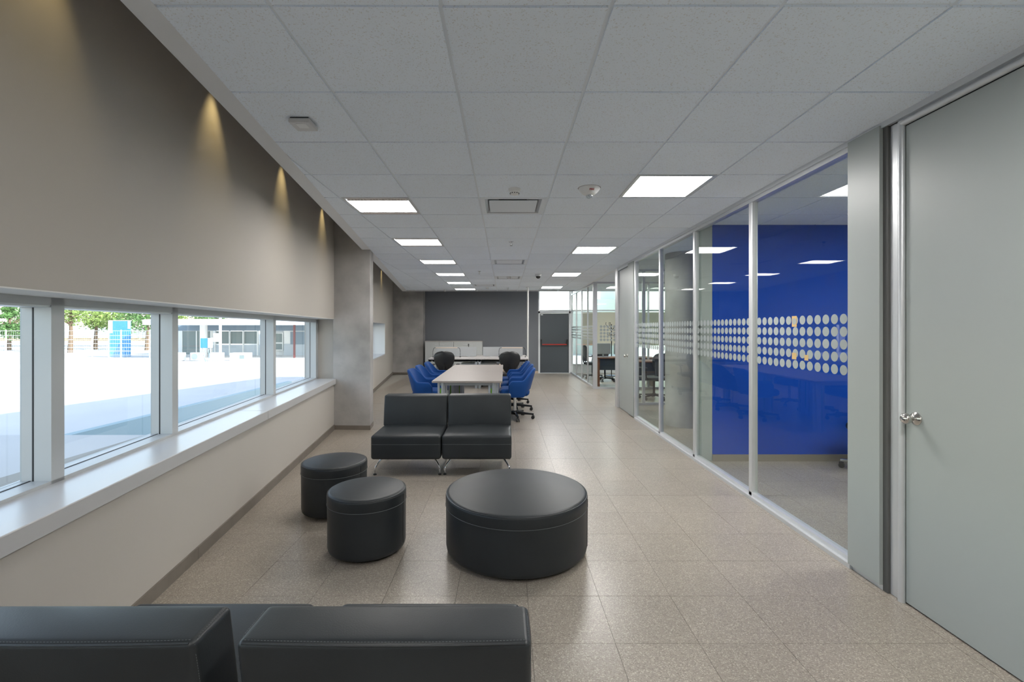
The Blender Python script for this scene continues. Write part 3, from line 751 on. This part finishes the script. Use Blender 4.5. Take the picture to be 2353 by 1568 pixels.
# ------------------------------------------------------------------ swivel chair base and blue armchairs
def star_base(t, r=.30, metal='black_metal', hub='chrome', rot=0, ztop=.40, armtop=.115):
    MB().cyl((0, 0, .09), (0, 0, ztop), .024, 20).build('gas_column', hub, t)
    MB().lathe([(.035, .065), (.042, .08), (.04, .115), (.03, .13)], 20).build('hub', metal, t)
    for k in range(5):
        a = rot+2*PI*k/5; M = Matrix.Rotation(a, 4, 'Z')
        m = MB(); m.add([(.03, -.025, .075), (r, -.014, .066), (r, .014, .066), (.03, .025, .075), (.03, -.02, .118), (r, -.011, .092), (r, .011, .092), (.03, .02, .118)],
                        [(0, 3, 2, 1), (4, 5, 6, 7), (0, 1, 5, 4), (1, 2, 6, 5), (2, 3, 7, 6), (3, 0, 4, 7)]).xf(M)
        ob = m.build('base_arm', metal, t, bevel=.004)
        c = MB()
        for s in (-1, 1): c.cyl((r-.012, s*.008, .027), (r-.012, s*.024, .027), .027, 20)
        c.cyl((r-.01, 0, .03), (r-.01, 0, .075), .008, 8).box(r-.03, r+.01, -.012, .012, .035, .06).xf(M)
        c.build('castor', 'black_plastic', ob)
def blue_chair(label, loc, rz):      # local front is -y
    t = thing('swivel_armchair', label, 'chair', loc, rz, 'blue upholstered swivel armchairs around the table')
    star_base(t, .31, rot=R(8))
    MB().box(-.12, .12, -.12, .12, .385, .40).build('seat_plate', 'black_plastic', t)
    c = cushion(.50, .46, .11, .05, .006, .02, .012, 8).xf(Matrix.Translation((0, -.01, .395))); c.build('seat', 'blue_fabric', t, sharp=80)
    nu, nv = 48, 10; vs = []; fs = []
    def sst(x): x = max(0, min(1, x)); return x*x*(3-2*x)
    for i in range(nu+1):
        u = -1+2*i/nu; a = abs(u)
        ang = u*R(128)
        # plan curve: rounded U with straight arms
        k = sst((a-.34)/.26)
        if a > .62:
            f = (a-.62)/.38; px = .285; py = .10-.21*f
        else:
            th = a/.62*PI/2; px = .285*math.sin(th)**.85; py = .10+.13*math.cos(th)**.8
        px = math.copysign(px, u)
        front = sst((a-.90)/.10)
        zt = .83-.185*sst((a-.20)/.42)-.075*front
        zb = .375+.115*(1-sst((a-.25)/.35))+.03*front
        for j in range(nv+1):
            v = j/nv; z = zb+(zt-zb)*v
            lean = (z-.42)/.41
            back = 1-sst((a-.15)/.50)
            X = px*(.90+.10*min(1, max(0, (z-.37)/.2)))*(1-.10*back*max(0, lean-.55)); Y = py+back*(.115*lean-.02)
            vs.append((X, Y, z))
    for i in range(nu):
        for j in range(nv):
            a = i*(nv+1)+j; fs.append((a, a+nv+1, a+nv+2, a+1))
    o = MB().add(vs, fs).build('shell', 'blue_fabric', t, sharp=180)
    s = o.modifiers.new('solid', 'SOLIDIFY'); s.thickness = .042; s.offset = 0; s.use_even_offset = False
    s = o.modifiers.new('sub', 'SUBSURF'); s.levels = 1; s.render_levels = 1
    return t
pos = ['nearest', 'middle', 'farthest']
bc = blue_chair('nearest of the three blue swivel armchairs on the corridor side of the table', (.165, 7.62, 0), R(-90))
dup(bc, (.185, 8.42, 0), R(-92), 'middle of the three blue swivel armchairs on the corridor side of the table')
dup(bc, (.16, 9.20, 0), R(-88), 'farthest of the three blue swivel armchairs on the corridor side of the table')
dup(bc, (-1.20, 7.42, 0), R(86), 'nearest of the three blue swivel armchairs on the window side of the table')
dup(bc, (-1.225, 8.18, 0), R(88), 'middle of the three blue swivel armchairs on the window side of the table')
dup(bc, (-1.21, 9.0, 0), R(90), 'farthest of the three blue swivel armchairs on the window side of the table')

# ------------------------------------------------------------------ meeting table (two tables end to end)
def meet_table(label, y0, y1):
    t = thing('meeting_table', label, 'table', (-.525, (y0+y1)/2, 0), 0, 'white tables pushed end to end')
    h = (y1-y0)/2-.001
    MB().box(-.495, .49, -h, h, .712, .74).build('tabletop', 'table_top', t, bevel=.005)
    m = MB(); m.box(-.40, .40, -h+.1, -h+.13, .665, .712).box(-.40, .40, h-.13, h-.1, .665, .712); m.build('under_frame', 'silver_paint', t)
    for sx in (-1, 1):
        for sy in (-1, 1):
            x, y = sx*.36, sy*(h-.115)
            m = MB(); m.cyl((x-.052, y, .01), (x-.052, y, .712), .017, 16).cyl((x+.012, y, .01), (x+.012, y, .712), .032, 20).cyl((x+.05, y+.04, .01), (x+.05, y+.04, .712), .017, 16)
            l = m.build('leg', 'silver_paint', t)
            MB().box(x-.034, x-.02, y-.008, y+.008, .10, .62).build('accent_strip', 'lime', l)
            MB().lathe([(.06, 0), (.06, .01)], 24, (x, y, 0)).build('foot', 'silver_paint', l)
meet_table('near half of the long white meeting table', 6.48, 7.95)
meet_table('far half of the long white meeting table', 7.95, 9.44)

# ------------------------------------------------------------------ desks at the far end
def desk(x0, x1, label, other):
    t = thing('desk', label, 'desk', ((x0+x1)/2, 12.2, 0), 0, 'white bench desks'); h = (x1-x0)/2-.001
    MB().box(-h, h, -.76, .76, .712, .74).build('desktop', 'desk_white', t, bevel=.003)
    for s in (-1, 1):
        x = s*(h-.04)
        m = MB(); m.box(x-.03, x+.03, -.72, -.66, 0, .712).box(x-.03, x+.03, .66, .72, 0, .712).box(x-.03, x+.03, -.72, .72, .66, .71); m.build('leg_frame', 'silver_paint', t)
    MB().box(-h+.05, h-.05, -.3, -.24, .63, .70).build('cable_tray', 'black_metal', t)
    return t
desk(-1.90, -.665, 'white desk on the window side of the far bench', 0)
desk(-.665, .585, 'white desk on the corridor side of the far bench', 0)
def divider(x0, x1, label):
    t = thing('desk_screen', label, 'screen', ((x0+x1)/2, 12.25, .74), 0, 'low white screens on the desks'); h = (x1-x0)/2
    MB().box(-h, h, -.012, .012, .012, .255).build('panel', 'screen_white', t, bevel=.003)
    for x in (-h*.6, h*.6): MB().box(x-.03, x+.03, -.03, .03, 0, .014).build('clamp', 'aluminium', t)
divider(-1.80, -.75, 'low white screen standing on the window-side desk')
divider(-.575, .47, 'low white screen standing on the corridor-side desk')
def bar_lamp(x0, x1, label):
    t = thing('desk_lamp', label, 'lamp', ((x0+x1)/2, 11.98, .74), 0, 'bar lamps over the desks'); h = (x1-x0)/2
    MB().box(-h, h, -.07, .07, .235, .25).build('light_bar', 'beige', t, bevel=.004)
    for s in (-1, 1):
        o = MB().tube(bez([(s*h, 0, .243), (s*(h+.05), 0, .24), (s*(h+.075), 0, .16), (s*(h+.07), .0, .012)], 6), .005, 8).build('wire_arm', 'black_metal', t)
        MB().cyl((s*(h+.07), 0, 0), (s*(h+.07), 0, .012), .022, 16).build('arm_foot', 'black_metal', o)
bar_lamp(-1.78, -1.22, 'thin bar lamp with black wire arms on the window-side desk')
bar_lamp(-.08, .46, 'thin bar lamp with black wire arms on the corridor-side desk')
def pedestal(x, y, label, matn='cabinet_white'):
    t = thing('pedestal', label, 'drawer unit', (x, y, 0), 0, 'mobile drawer pedestals')
    MB().box(-.205, .205, -.25, .25, .07, .60).build('body', matn, t, bevel=.004)
    for z0, z1 in ((.08, .30), (.305, .44), (.445, .57)):
        d = MB().box(-.20, .20, -.268, -.25, z0, z1).build('drawer', matn, t, bevel=.003)
        MB().box(.10, .17, -.278, -.268, z1-.03, z1-.02).build('handle', 'aluminium', d)
    for sx in (-.16, .16):
        for sy in (-.2, .2): MB().cyl((sx-.012, sy, .035), (sx+.012, sy, .035), .034, 16).box(sx-.015, sx+.015, sy-.015, sy+.015, .04, .07).build('castor', 'black_plastic', t)
pedestal(-.905, 12.0, 'white mobile drawer pedestal under the window-side desk')
pedestal(-.42, 12.0, 'white mobile drawer pedestal under the corridor-side desk')
pedestal(-.02, 11.35, 'beige mobile pedestal standing behind the corridor-side blue armchairs', 'beige')
# storage cabinets
def cabinet(x0, label, keys):
    t = thing('storage_cabinet', label, 'cabinet', (x0, 14.78, 0), 0, 'low white cabinets against the charcoal wall'); W = .905
    MB().box(0, W, 0, .42, .03, 1.06).build('body', 'cabinet_white', t)
    MB().box(-.004, W+.004, -.022, .42, 1.06, 1.085).build('top', 'desk_white', t, bevel=.002)
    MB().box(.02, W-.02, .02, .40, 0, .03).build('plinth', 'dark_gap', t)
    for k in range(2):
        d = MB().box(k*W/2+.003, (k+1)*W/2-.003, -.018, 0, .035, 1.05).build('door', 'cabinet_white', t, bevel=.002)
        hx = W/2-.15 if k == 0 else W/2+.03
        MB().box(hx, hx+.13, -.03, -.018, .955, .97).build('handle', 'aluminium', d, bevel=.003)
        if keys and k == 1:
            MB().cyl((W/2+.02, -.04, .985), (W/2+.02, -.018, .985), .014, 12).box(W/2+.012, W/2+.028, -.044, -.036, .90, .985).build('key', 'brass_key', d)
cabinet(-2.535, 'low white two-door cabinet next to the far pillar', False)
cabinet(-1.62, 'low white two-door cabinet with keys hanging in its lock', True)
o = thing('cable_pole', 'slim white vertical cable pole from desk to ceiling', 'pole', (.63, 12.72, 0))
MB().cyl((0, 0, .0), (0, 0, CH), .022, 20).build('pole', 'ext_white', o)
MB().lathe([(.05, 0), (.05, .01), (.025, .014)], 24).build('base', 'aluminium', o)
MB().lathe([(.05, CH-.012), (.05, CH)], 24).build('ceiling_collar', 'detector_white', o)

# mesh-back task chairs
def task_chair(label, loc, rz, grp='black mesh-back task chairs', w=.46):
    t = thing('task_chair', label, 'chair', loc, rz, grp)
    star_base(t, .31, hub='black_metal', rot=R(20))
    c = cushion(w+.02, .44, .06, .028, 0, .01, .006, 6).xf(Matrix.Translation((0, -.02, .42))); c.build('seat', 'black_plastic', t, sharp=80)
    MB().box(-.08, .08, -.12, .18, .39, .43).build('tilt_mechanism', 'black_metal', t, bevel=.01)
    nu, nv = 20, 18; vs = []; fs = []
    for j in range(nv+1):
        v = j/nv; z = .50+.47*v
        hw = .5*w*(.36+.64*math.sin(min(1, v/.70)*PI/2)**1.1)
        if v > .70: hw = .5*w*(1-((v-.70)/.305)**2.4)**.42
        for i in range(nu+1):
            u = -1+2*i/nu
            vs.append((u*hw, .235+.07*v-.055*u*u+.02*math.sin(v*PI), z))
    for i in range(nu):
        for j in range(nv):
            a = j*(nu+1)+i; fs.append((a, a+1, a+nu+2, a+nu+1))
    o = MB().add(vs, fs).build('backrest', 'black_plastic', t, sharp=180)
    s = o.modifiers.new('solid', 'SOLIDIFY'); s.thickness = .016; s.offset = 0
    rb = MB()
    for k in range(-5, 6):
        u = k/5.6
        rb.tube([(u*.16, .262-.05*u*u, .50), (u*.19, .275-.05*u*u, .62), (u*.225, .285-.05*u*u, .73)], .0065, 6, .001)
    rb.build('ribs', 'black_metal', o, kind='stuff')
    MB().tube(bez([(0, .12, .41), (0, .26, .42), (0, .285, .52), (0, .30, .70)], 5), .018, 10).build('back_support', 'black_metal', t)
    for s_ in (-1, 1):
        MB().tube(bez([(s_*.16, .10, .42), (s_*.28, .12, .43), (s_*.28, .10, .60), (s_*.28, .06, .645)], 5), .013, 8).build('arm_support', 'black_metal', t)
        MB().box(s_*.28-.035, s_*.28+.035, -.12, .12, .645, .675).build('armrest', 'black_plastic', t, bevel=.012)
    return t
tc = task_chair('black mesh-back task chair at the window-side desk', (-1.35, 10.6, 0), R(180))
tc.rotation_euler = (0, 0, R(180)); 
dup(tc, (.115, 10.42, 0), R(178), 'black mesh-back task chair at the corridor-side desk')

# ------------------------------------------------------------------ things inside the glazed rooms
t2 = thing('office_chair', 'office chair with chrome star base inside the blue meeting room', 'chair', (3.81, 4.70, 0), R(-90))
star_base(t2, .34, metal='chrome', rot=R(230))
cushion(.44, .44, .09, .04, 0, .01, .01).xf(Matrix.Translation((0, 0, .40))).build('seat', 'black_plastic', t2, sharp=80)
cushion(.44, .07, .48, .03, 0, .01, .01).xf(Matrix.Translation((0, .26, .52))).build('backrest', 'black_plastic', t2, sharp=80)
c1 = dup(tc, (3.12, 9.72, 0), R(200), 'black task chair in the recess, seen through the narrow glass bay')
c1['group'] = 'task chairs in the side offices'
c2 = dup(tc, (3.98, 9.62, 0), R(150), 'black task chair in the recess, half hidden by the round column'); c2['group'] = 'task chairs in the side offices'
c3 = dup(tc, (2.82, 13.1, 0), R(10), 'black task chair behind the desk in the far office'); c3['group'] = 'task chairs in the side offices'
c4 = dup(tc, (2.62, 13.9, 0), R(60), 'black task chair by the glass in the far office'); c4['group'] = 'task chairs in the side offices'
t = thing('office_desk', 'dark desk with wood-edged top in the recess', 'desk', (3.7, 10.75, 0))
MB().box(-.75, .75, -.35, .35, .715, .74).build('desktop', 'wood', t, bevel=.003)
MB().box(-.68, .68, -.25, -.23, .30, .715).build('modesty_panel', 'navy_panel', t)
for s in (-1, 1): MB().box(s*.70-.02, s*.70+.02, -.3, .3, 0, .715).build('side_panel', 'navy_panel', t)
t = thing('office_desk', 'dark desk with wood-edged top in the far office', 'desk', (3.1, 12.1, 0))
MB().box(-.75, .75, -.32, .35, .715, .74).build('desktop', 'wood', t, bevel=.003)
MB().box(-.70, .70, -.25, -.23, .42, .715).build('modesty_panel', 'navy_panel', t)
for s in (-1, 1): MB().box(s*.70-.02, s*.70+.02, -.26, .3, 0, .715).build('side_panel', 'wood', t)
for k, (x, rz) in enumerate(((2.55, 14), (2.99, 24))):
    t = thing('monitor', ['pale grey computer monitor nearest the office glass corner', 'pale grey computer monitor beside the coat stand'][k], 'monitor', (x, 12.0, .74), R(rz), 'computer monitors on the far office desk')
    MB().box(-.12, .12, -.08, .08, 0, .012).build('stand_foot', 'silver_paint', t); MB().box(-.02, .02, .02, .04, .012, .15).build('neck', 'silver_paint', t)
    MB().box(-.20, .20, -.01, .03, .08, .36).build('casing', 'screen_white', t, bevel=.008); MB().box(-.185, .185, .03, .033, .095, .345).build('display', 'black_plastic', t)
t = thing('keyboard', 'pale keyboard lying on the far office desk', 'keyboard', (3.35, 11.95, .74), R(6))
MB().box(-.2, .2, -.06, .06, 0, .014).build('casing', 'screen_white', t, bevel=.003)
MB().box(-.19, .19, -.05, .05, .014, .019).build('keys', 'silver_paint', t)
t = thing('coat_stand', 'black metal coat stand with curved hooks in the far office', 'coat stand', (3.33, 14.5, 0))
MB().cyl((0, 0, .02), (0, 0, 1.62), .016, 12).build('pole', 'black_metal', t)
MB().lathe([(.2, 0), (.2, .02), (.04, .05)], 32).build('base', 'black_metal', t)
for k in range(5):
    a = 2*PI*k/5+.3; c, s = math.cos(a), math.sin(a)
    h_ = MB().tube(bez([(0, 0, 1.42), (.08*c, .08*s, 1.5), (.19*c, .19*s, 1.62), (.17*c, .17*s, 1.66)], 5), .007, 8).build('hook', 'black_metal', t)
    MB().lathe([(.003, -.014), (.014, 0), (.003, .014)], 10, (.17*c, .17*s, 1.665)).build('hook_ball', 'black_metal', h_)
    h_ = MB().tube(bez([(0, 0, 1.28), (.07*c, .07*s, 1.27), (.14*c, .14*s, 1.30), (.15*c, .15*s, 1.36)], 5), .007, 8).build('hook', 'black_metal', t)
t = thing('drawer_unit', 'wooden cupboard in the recess beside the column', 'cupboard', (4.80, 10.1, 0))
MB().box(-.35, .35, -.2, .2, 0, 1.10).build('body', 'wood', t)
for s in (0, 1): MB().box(-.345+.345*s, 0+.345*s, -.215, -.2, .02, 1.08).build('door', 'wood', t)

# ------------------------------------------------------------------ the yard outside the windows
G = -1.24
sm(MB().prism(strip(-8, 16, .42, .60), -3.2, .0).build('foundation_wall', 'ext_white'), 'pale outer foundation wall under the windows', 'wall')
gr = struct('ground', 'white sunlit concrete yard outside', 'ground')
MB().prism([(-11.03, -10), (-11.03, 24), (-9.5, 32), (-6, 80), (-140, 80), (-140, -10)], G-.3, G).build('yard_slab', 'ext_concrete', gr)
MB().prism([(-11.55, -10), (-11.55, 7.08), (wx(7.08, .46), 7.08), (wx(-10, .46), -10)], -.4, -.15).build('near_terrace', 'ext_concrete', gr)
MB().box(-11.4, -2.4, 6.9, 7.08, -3.2, -.4).build('terrace_face', 'ext_concrete', gr)
MB().prism([(-11.0, 7.0), (-2.5, 7.0), (-4, 40), (-9, 40), (-9.5, 32), (-11, 24)], -2.6, -2.3).build('sunken_floor', 'ext_concrete', gr)
MB().box(-11.25, -11.0, 7.08, 24, -3.2, G+.02).build('retaining_wall', 'ext_dark_wall', gr)
MB().prism([(7.75, 15.8), (60, 15.8), (60, 80), (-6, 80), (-4.2, 15.8)], -.5, -.3).build('side_slab', 'ext_concrete', gr)
lwm = MB()
sm(MB().prism([(-60, 27.4), (-24.5, 30.2), (-24.5, 30.5), (-60, 27.7)], G, G+.55).build('low_wall', 'ext_concrete'), 'low pale concrete kerb wall across the yard', 'wall')
rb = MB()
for k in range(220):
    u = random.random(); x = -45+u*17; y = 26.2+u*1.6+random.uniform(-.3, .3); r = random.uniform(.03, .11)
    c = MB().lathe([(r*.5, 0), (r, r*.3), (r*.7, r*.8), (r*.2, r)], 6, (x, y, G)); rb.add(c.v, c.f)
tag(rb.build('rubble', 'stone'), 'line of small rubble stones below the low yard wall', 'rubble', kind='stuff')

# canopy building
t = thing('annex_building', 'single-storey white and grey building across the yard', 'building', (-24, 48, G))
MB().box(-11.2, -6.1, 0, 4, 0, 3.4).box(-6.1, -1.2, 0, 4, 0, .2).box(1.2, 26, 0, 4, 1.2, 3.4).box(-1.2, 1.2, .6, 4, 0, 3.4).box(-6.1, -1.2, 3.5, 4, .2, 3.4).build('wall', 'ext_white', t)
MB().box(-11.2, 26, -.08, 0, 2.55, 3.4).build('dark_fascia', 'ext_bluegrey', t)
MB().box(-11.2, -9.9, -.06, 0, 0, 1.1).box(-6.1, -1.2, -.06, 0, .0, 1.1).box(1.2, 26, -.06, 4, 0, 1.2).build('grey_dado', 'ext_grey', t)
MB().box(-9.3, -6.3, -.04, 0, .1, 2.5).build('window_glass', 'ext_glass_dark', t)
MB().box(-5.9, -1.5, .1, .14, 1.2, 2.5).build('window_glass', 'ext_glass_dark', t)
for x in (-9.3, -7.8, -6.3, -5.9, -4.4, -3.0, -1.5): MB().box(x-.05, x+.05, -.1, .1, 0, 2.55).build('window_post', 'ext_white', t)
o = MB().box(-1.0, 1.0, .2, .3, .5, 2.35).build('window', 'ext_white', t); MB().box(-.9, .9, .17, .2, 1.35, 2.25).build('pane', 'ext_glass_dark', o); MB().box(-.9, .9, .17, .2, .6, 1.2).build('pane', 'ext_glass_dark', o)
o = MB().box(1.9, 4.2, -.12, -.06, 1.15, 2.45).build('window', 'ext_bluegrey', t)
for x in (5.4, 8.3, 11.2): MB().box(x, x+.1, -3, -2.9, 0, 3.0).build('post', 'ext_white', t)
t = thing('canopy_roof', 'long flat white canopy roof over the building front', 'canopy', (-24, 44, G))
MB().prism([(-9.9, -.6), (-7.5, -2.2), (28, -2.2), (28, 3.8), (-8.5, 3.8)], 3.1, 3.62).build('slab', 'ext_white', t, bevel=.12)
MB().lathe([(.32, 0), (.32, 3.1)], 24, (-4.9, .6, 0)).build('column', 'ext_concrete', t)
MB().box(4.1, 4.25, -.3, -.15, 0, 3.1).build('red_post', 'ext_red', t)
t = thing('light_pole', 'white pole standing between the air conditioning units', 'pole', (-25.1, 41.0, G))
MB().cyl((0, 0, 0), (0, 0, 3.7), .11, 12).build('pole', 'ext_white', t)
MB().box(-.55, -.12, -.1, .1, 1.6, 2.35).build('junction_box', 'ext_white', t)
for k, x in enumerate((-27.9, -26.3, -24.6)):
    t = thing('air_conditioner', 'white outdoor air conditioning unit, %s from the blue sign' % ['first', 'second', 'third'][k], 'air conditioner', (x+.1, 39.6, G), 0, 'outdoor condensers in the yard')
    MB().box(-.5, .5, -.2, .2, .05, .72).build('casing', 'ext_white', t, bevel=.02)
    q = MB().lathe([(.27, 0), (.27, .01)], 24); q.xf(Matrix.Translation((-.12, -.2, .38)) @ Matrix.Rotation(R(90), 4, 'X')); q.build('fan_grille', 'ext_grey', t)
    MB().box(-.52, -.47, -.2, .2, .05, .7).build('end_panel', 'ext_bluegrey', t)
    MB().box(-.4, .4, -.15, .15, 0, .05).build('stand', 'ext_grey', t)
t = thing('utility_box', 'white concrete utility box with dark square opening', 'box', (-22.7, 40.0, G))
MB().box(-.75, .75, -.4, .4, 0, .68).build('casing', 'ext_white', t, bevel=.02); MB().box(.1, .5, -.42, -.4, .18, .5).build('opening', 'ext_glass_dark', t)
t = thing('power_cabinet', 'blue electrical cabinet on a frame trailing cables', 'cabinet', (-24.85, 38.7, G))
MB().box(-.42, .42, -.12, .12, 1.15, 1.95).build('casing', 'sign_blue', t, bevel=.02); MB().box(.2, .44, -.14, .14, 1.17, 1.97).build('door', 'ext_white', t)
for x in (-.35, .35): MB().box(x-.03, x+.03, -.03, .03, 0, 1.15).build('frame_post', 'ext_grey', t)
m = MB()
for k in range(7):
    x = -.4+.12*k; m.tube(bez([(x, -.14, 1.15), (x+random.uniform(-.2, .2), -.25, .8), (x+random.uniform(-.2, .3), -.2, .5), (.1+random.uniform(-.1, .2), -.2, .02)], 4), .018, 5)
m.build('cables', 'ext_bluegrey', t, kind='stuff')
t = thing('yard_sign', 'tall plain blue sign panel with white edges', 'sign', (-36.9, 44.6, G))
MB().box(-.98, .98, -.06, .06, .1, 3.5).build('board', 'sign_blue', t)
MB().box(-1.1, -.98, -.08, .08, 0, 3.55).box(-.98, -.70, -.075, -.06, 2.35, 3.55).box(.78, 1.03, -.075, -.06, 2.75, 3.55).box(-1.1, 1.03, -.08, .08, 3.5, 3.56).build('frame', 'ext_white', t)
t = thing('yard_fence', 'white railing fence running across the yard before the blue sign', 'fence', (0, 42.0, G))
for z in (.35, .72, 1.05, 1.4, 1.75, 2.12, 2.55): MB().box(-56, -32.0, -.02, .02, z, z+.028).build('rail', 'ext_white', t)
for k in range(10): MB().box(-55.5+k*2.6, -55.45+k*2.6, -.04, .04, 0, 2.65).build('post', 'ext_white', t)
m = MB()
for k in range(120):
    m.box(-56+k*.2, -55.998+k*.2, -.002, .002, .3, 2.55)
m.build('wires', 'ext_white', t, kind='stuff')

def tree(label, x, y, h, cr, matn, trunk=1.6, conical=False, n=3200, name='tree'):
    t = thing(name, label, 'tree', (x, y, G), 0, 'trees beyond the yard')
    MB().tube([(0, 0, 0), (.1, 0, h*.3), (-.05, .1, h*.75)], .26, 8, .08).build('trunk', 'bark', t)
    br = MB()
    for k in range(6):
        a = random.uniform(0, 2*PI); z = h*random.uniform(.3, .6); br.tube([(0, 0, z), (cr*.6*math.cos(a), cr*.6*math.sin(a), z+h*.15)], .07, 6, .03)
    br.build('branches', 'bark', t)
    m = MB(); blobs = []
    for k in range(16):
        a = random.uniform(0, 2*PI); f = random.random(); z = trunk+(h-trunk)*f
        rr = cr*(1-f) if conical else cr*math.sqrt(max(.05, 1-(2*f-.8)**2*.5))
        blobs.append((rr*random.uniform(.2, .75)*math.cos(a), rr*random.uniform(.2, .75)*math.sin(a), z, (rr*.55+.2)))
    for k in range(n):
        bx, by, bz, br_ = random.choice(blobs)
        d = Vector((random.gauss(0, 1), random.gauss(0, 1), random.gauss(0, .55))); d = d.normalized()*br_*random.uniform(.6, 1)
        c = Vector((bx, by, bz))+Vector((d.x, d.y, d.z*.6)); s = random.uniform(.10, .22)
        u = Vector((random.gauss(0, 1), random.gauss(0, 1), random.gauss(0, .5))).normalized(); v = u.orthogonal().normalized()
        m.add([c-u*s, c+v*s*.6, c+u*s, c-v*s*.6], [(0, 1, 2, 3)])
    f = m.build('foliage', matn, t, kind='stuff')
tree('small conical evergreen far left through the first pane', -64, 60, 6.6, 2.0, 'foliage', 1.4, True, name='conifer')
tree('bushy tree next to the conical evergreen', -72.5, 70, 6.0, 3.0, 'foliage', 1.8)
tree('tall olive-green tree left of the blue sign', -50.5, 54, 8.4, 3.0, 'foliage_light', 3.4)
tree('broad light green pine just left of the sign', -54.6, 62, 9.0, 3.4, 'foliage_light', 3.2)
tree('dark green tree directly behind the blue sign', -58.5, 71, 9.6, 4.2, 'foliage', 3)
tree('dark green tree above the canopy end', -46.2, 60, 8.0, 3.6, 'foliage', 2.8)
tree('yellow-green tree over the canopy roof', -50.5, 71, 8.8, 3.8, 'foliage_light', 3)
tree('low green tree behind the canopy building', -42, 68, 7.0, 3.4, 'foliage', 2)
t = thing('distant_building', 'long low white wall with yellow band behind the trees', 'building', (-70, 74, G))
MB().box(-30, 20, 0, 2, 1.2, 3.0).build('wall', 'ext_white', t); MB().box(-30, 20, -.05, 0, .9, 1.25).build('yellow_band', 'sticky', t)
# far side, beyond the far windows
t = thing('neighbour_building', 'pale cream block seen through the far office windows', 'building', (11, 30, -.3))
MB().box(-3.2, 12, 0, 8, 0, 5.2).box(-9, -3.2, 3, 8, 0, 3.9).build('wall', 'ext_cream', t)
MB().box(-9, 12, -.06, 0, 1.5, 1.56).build('ledge', 'ext_white', t)
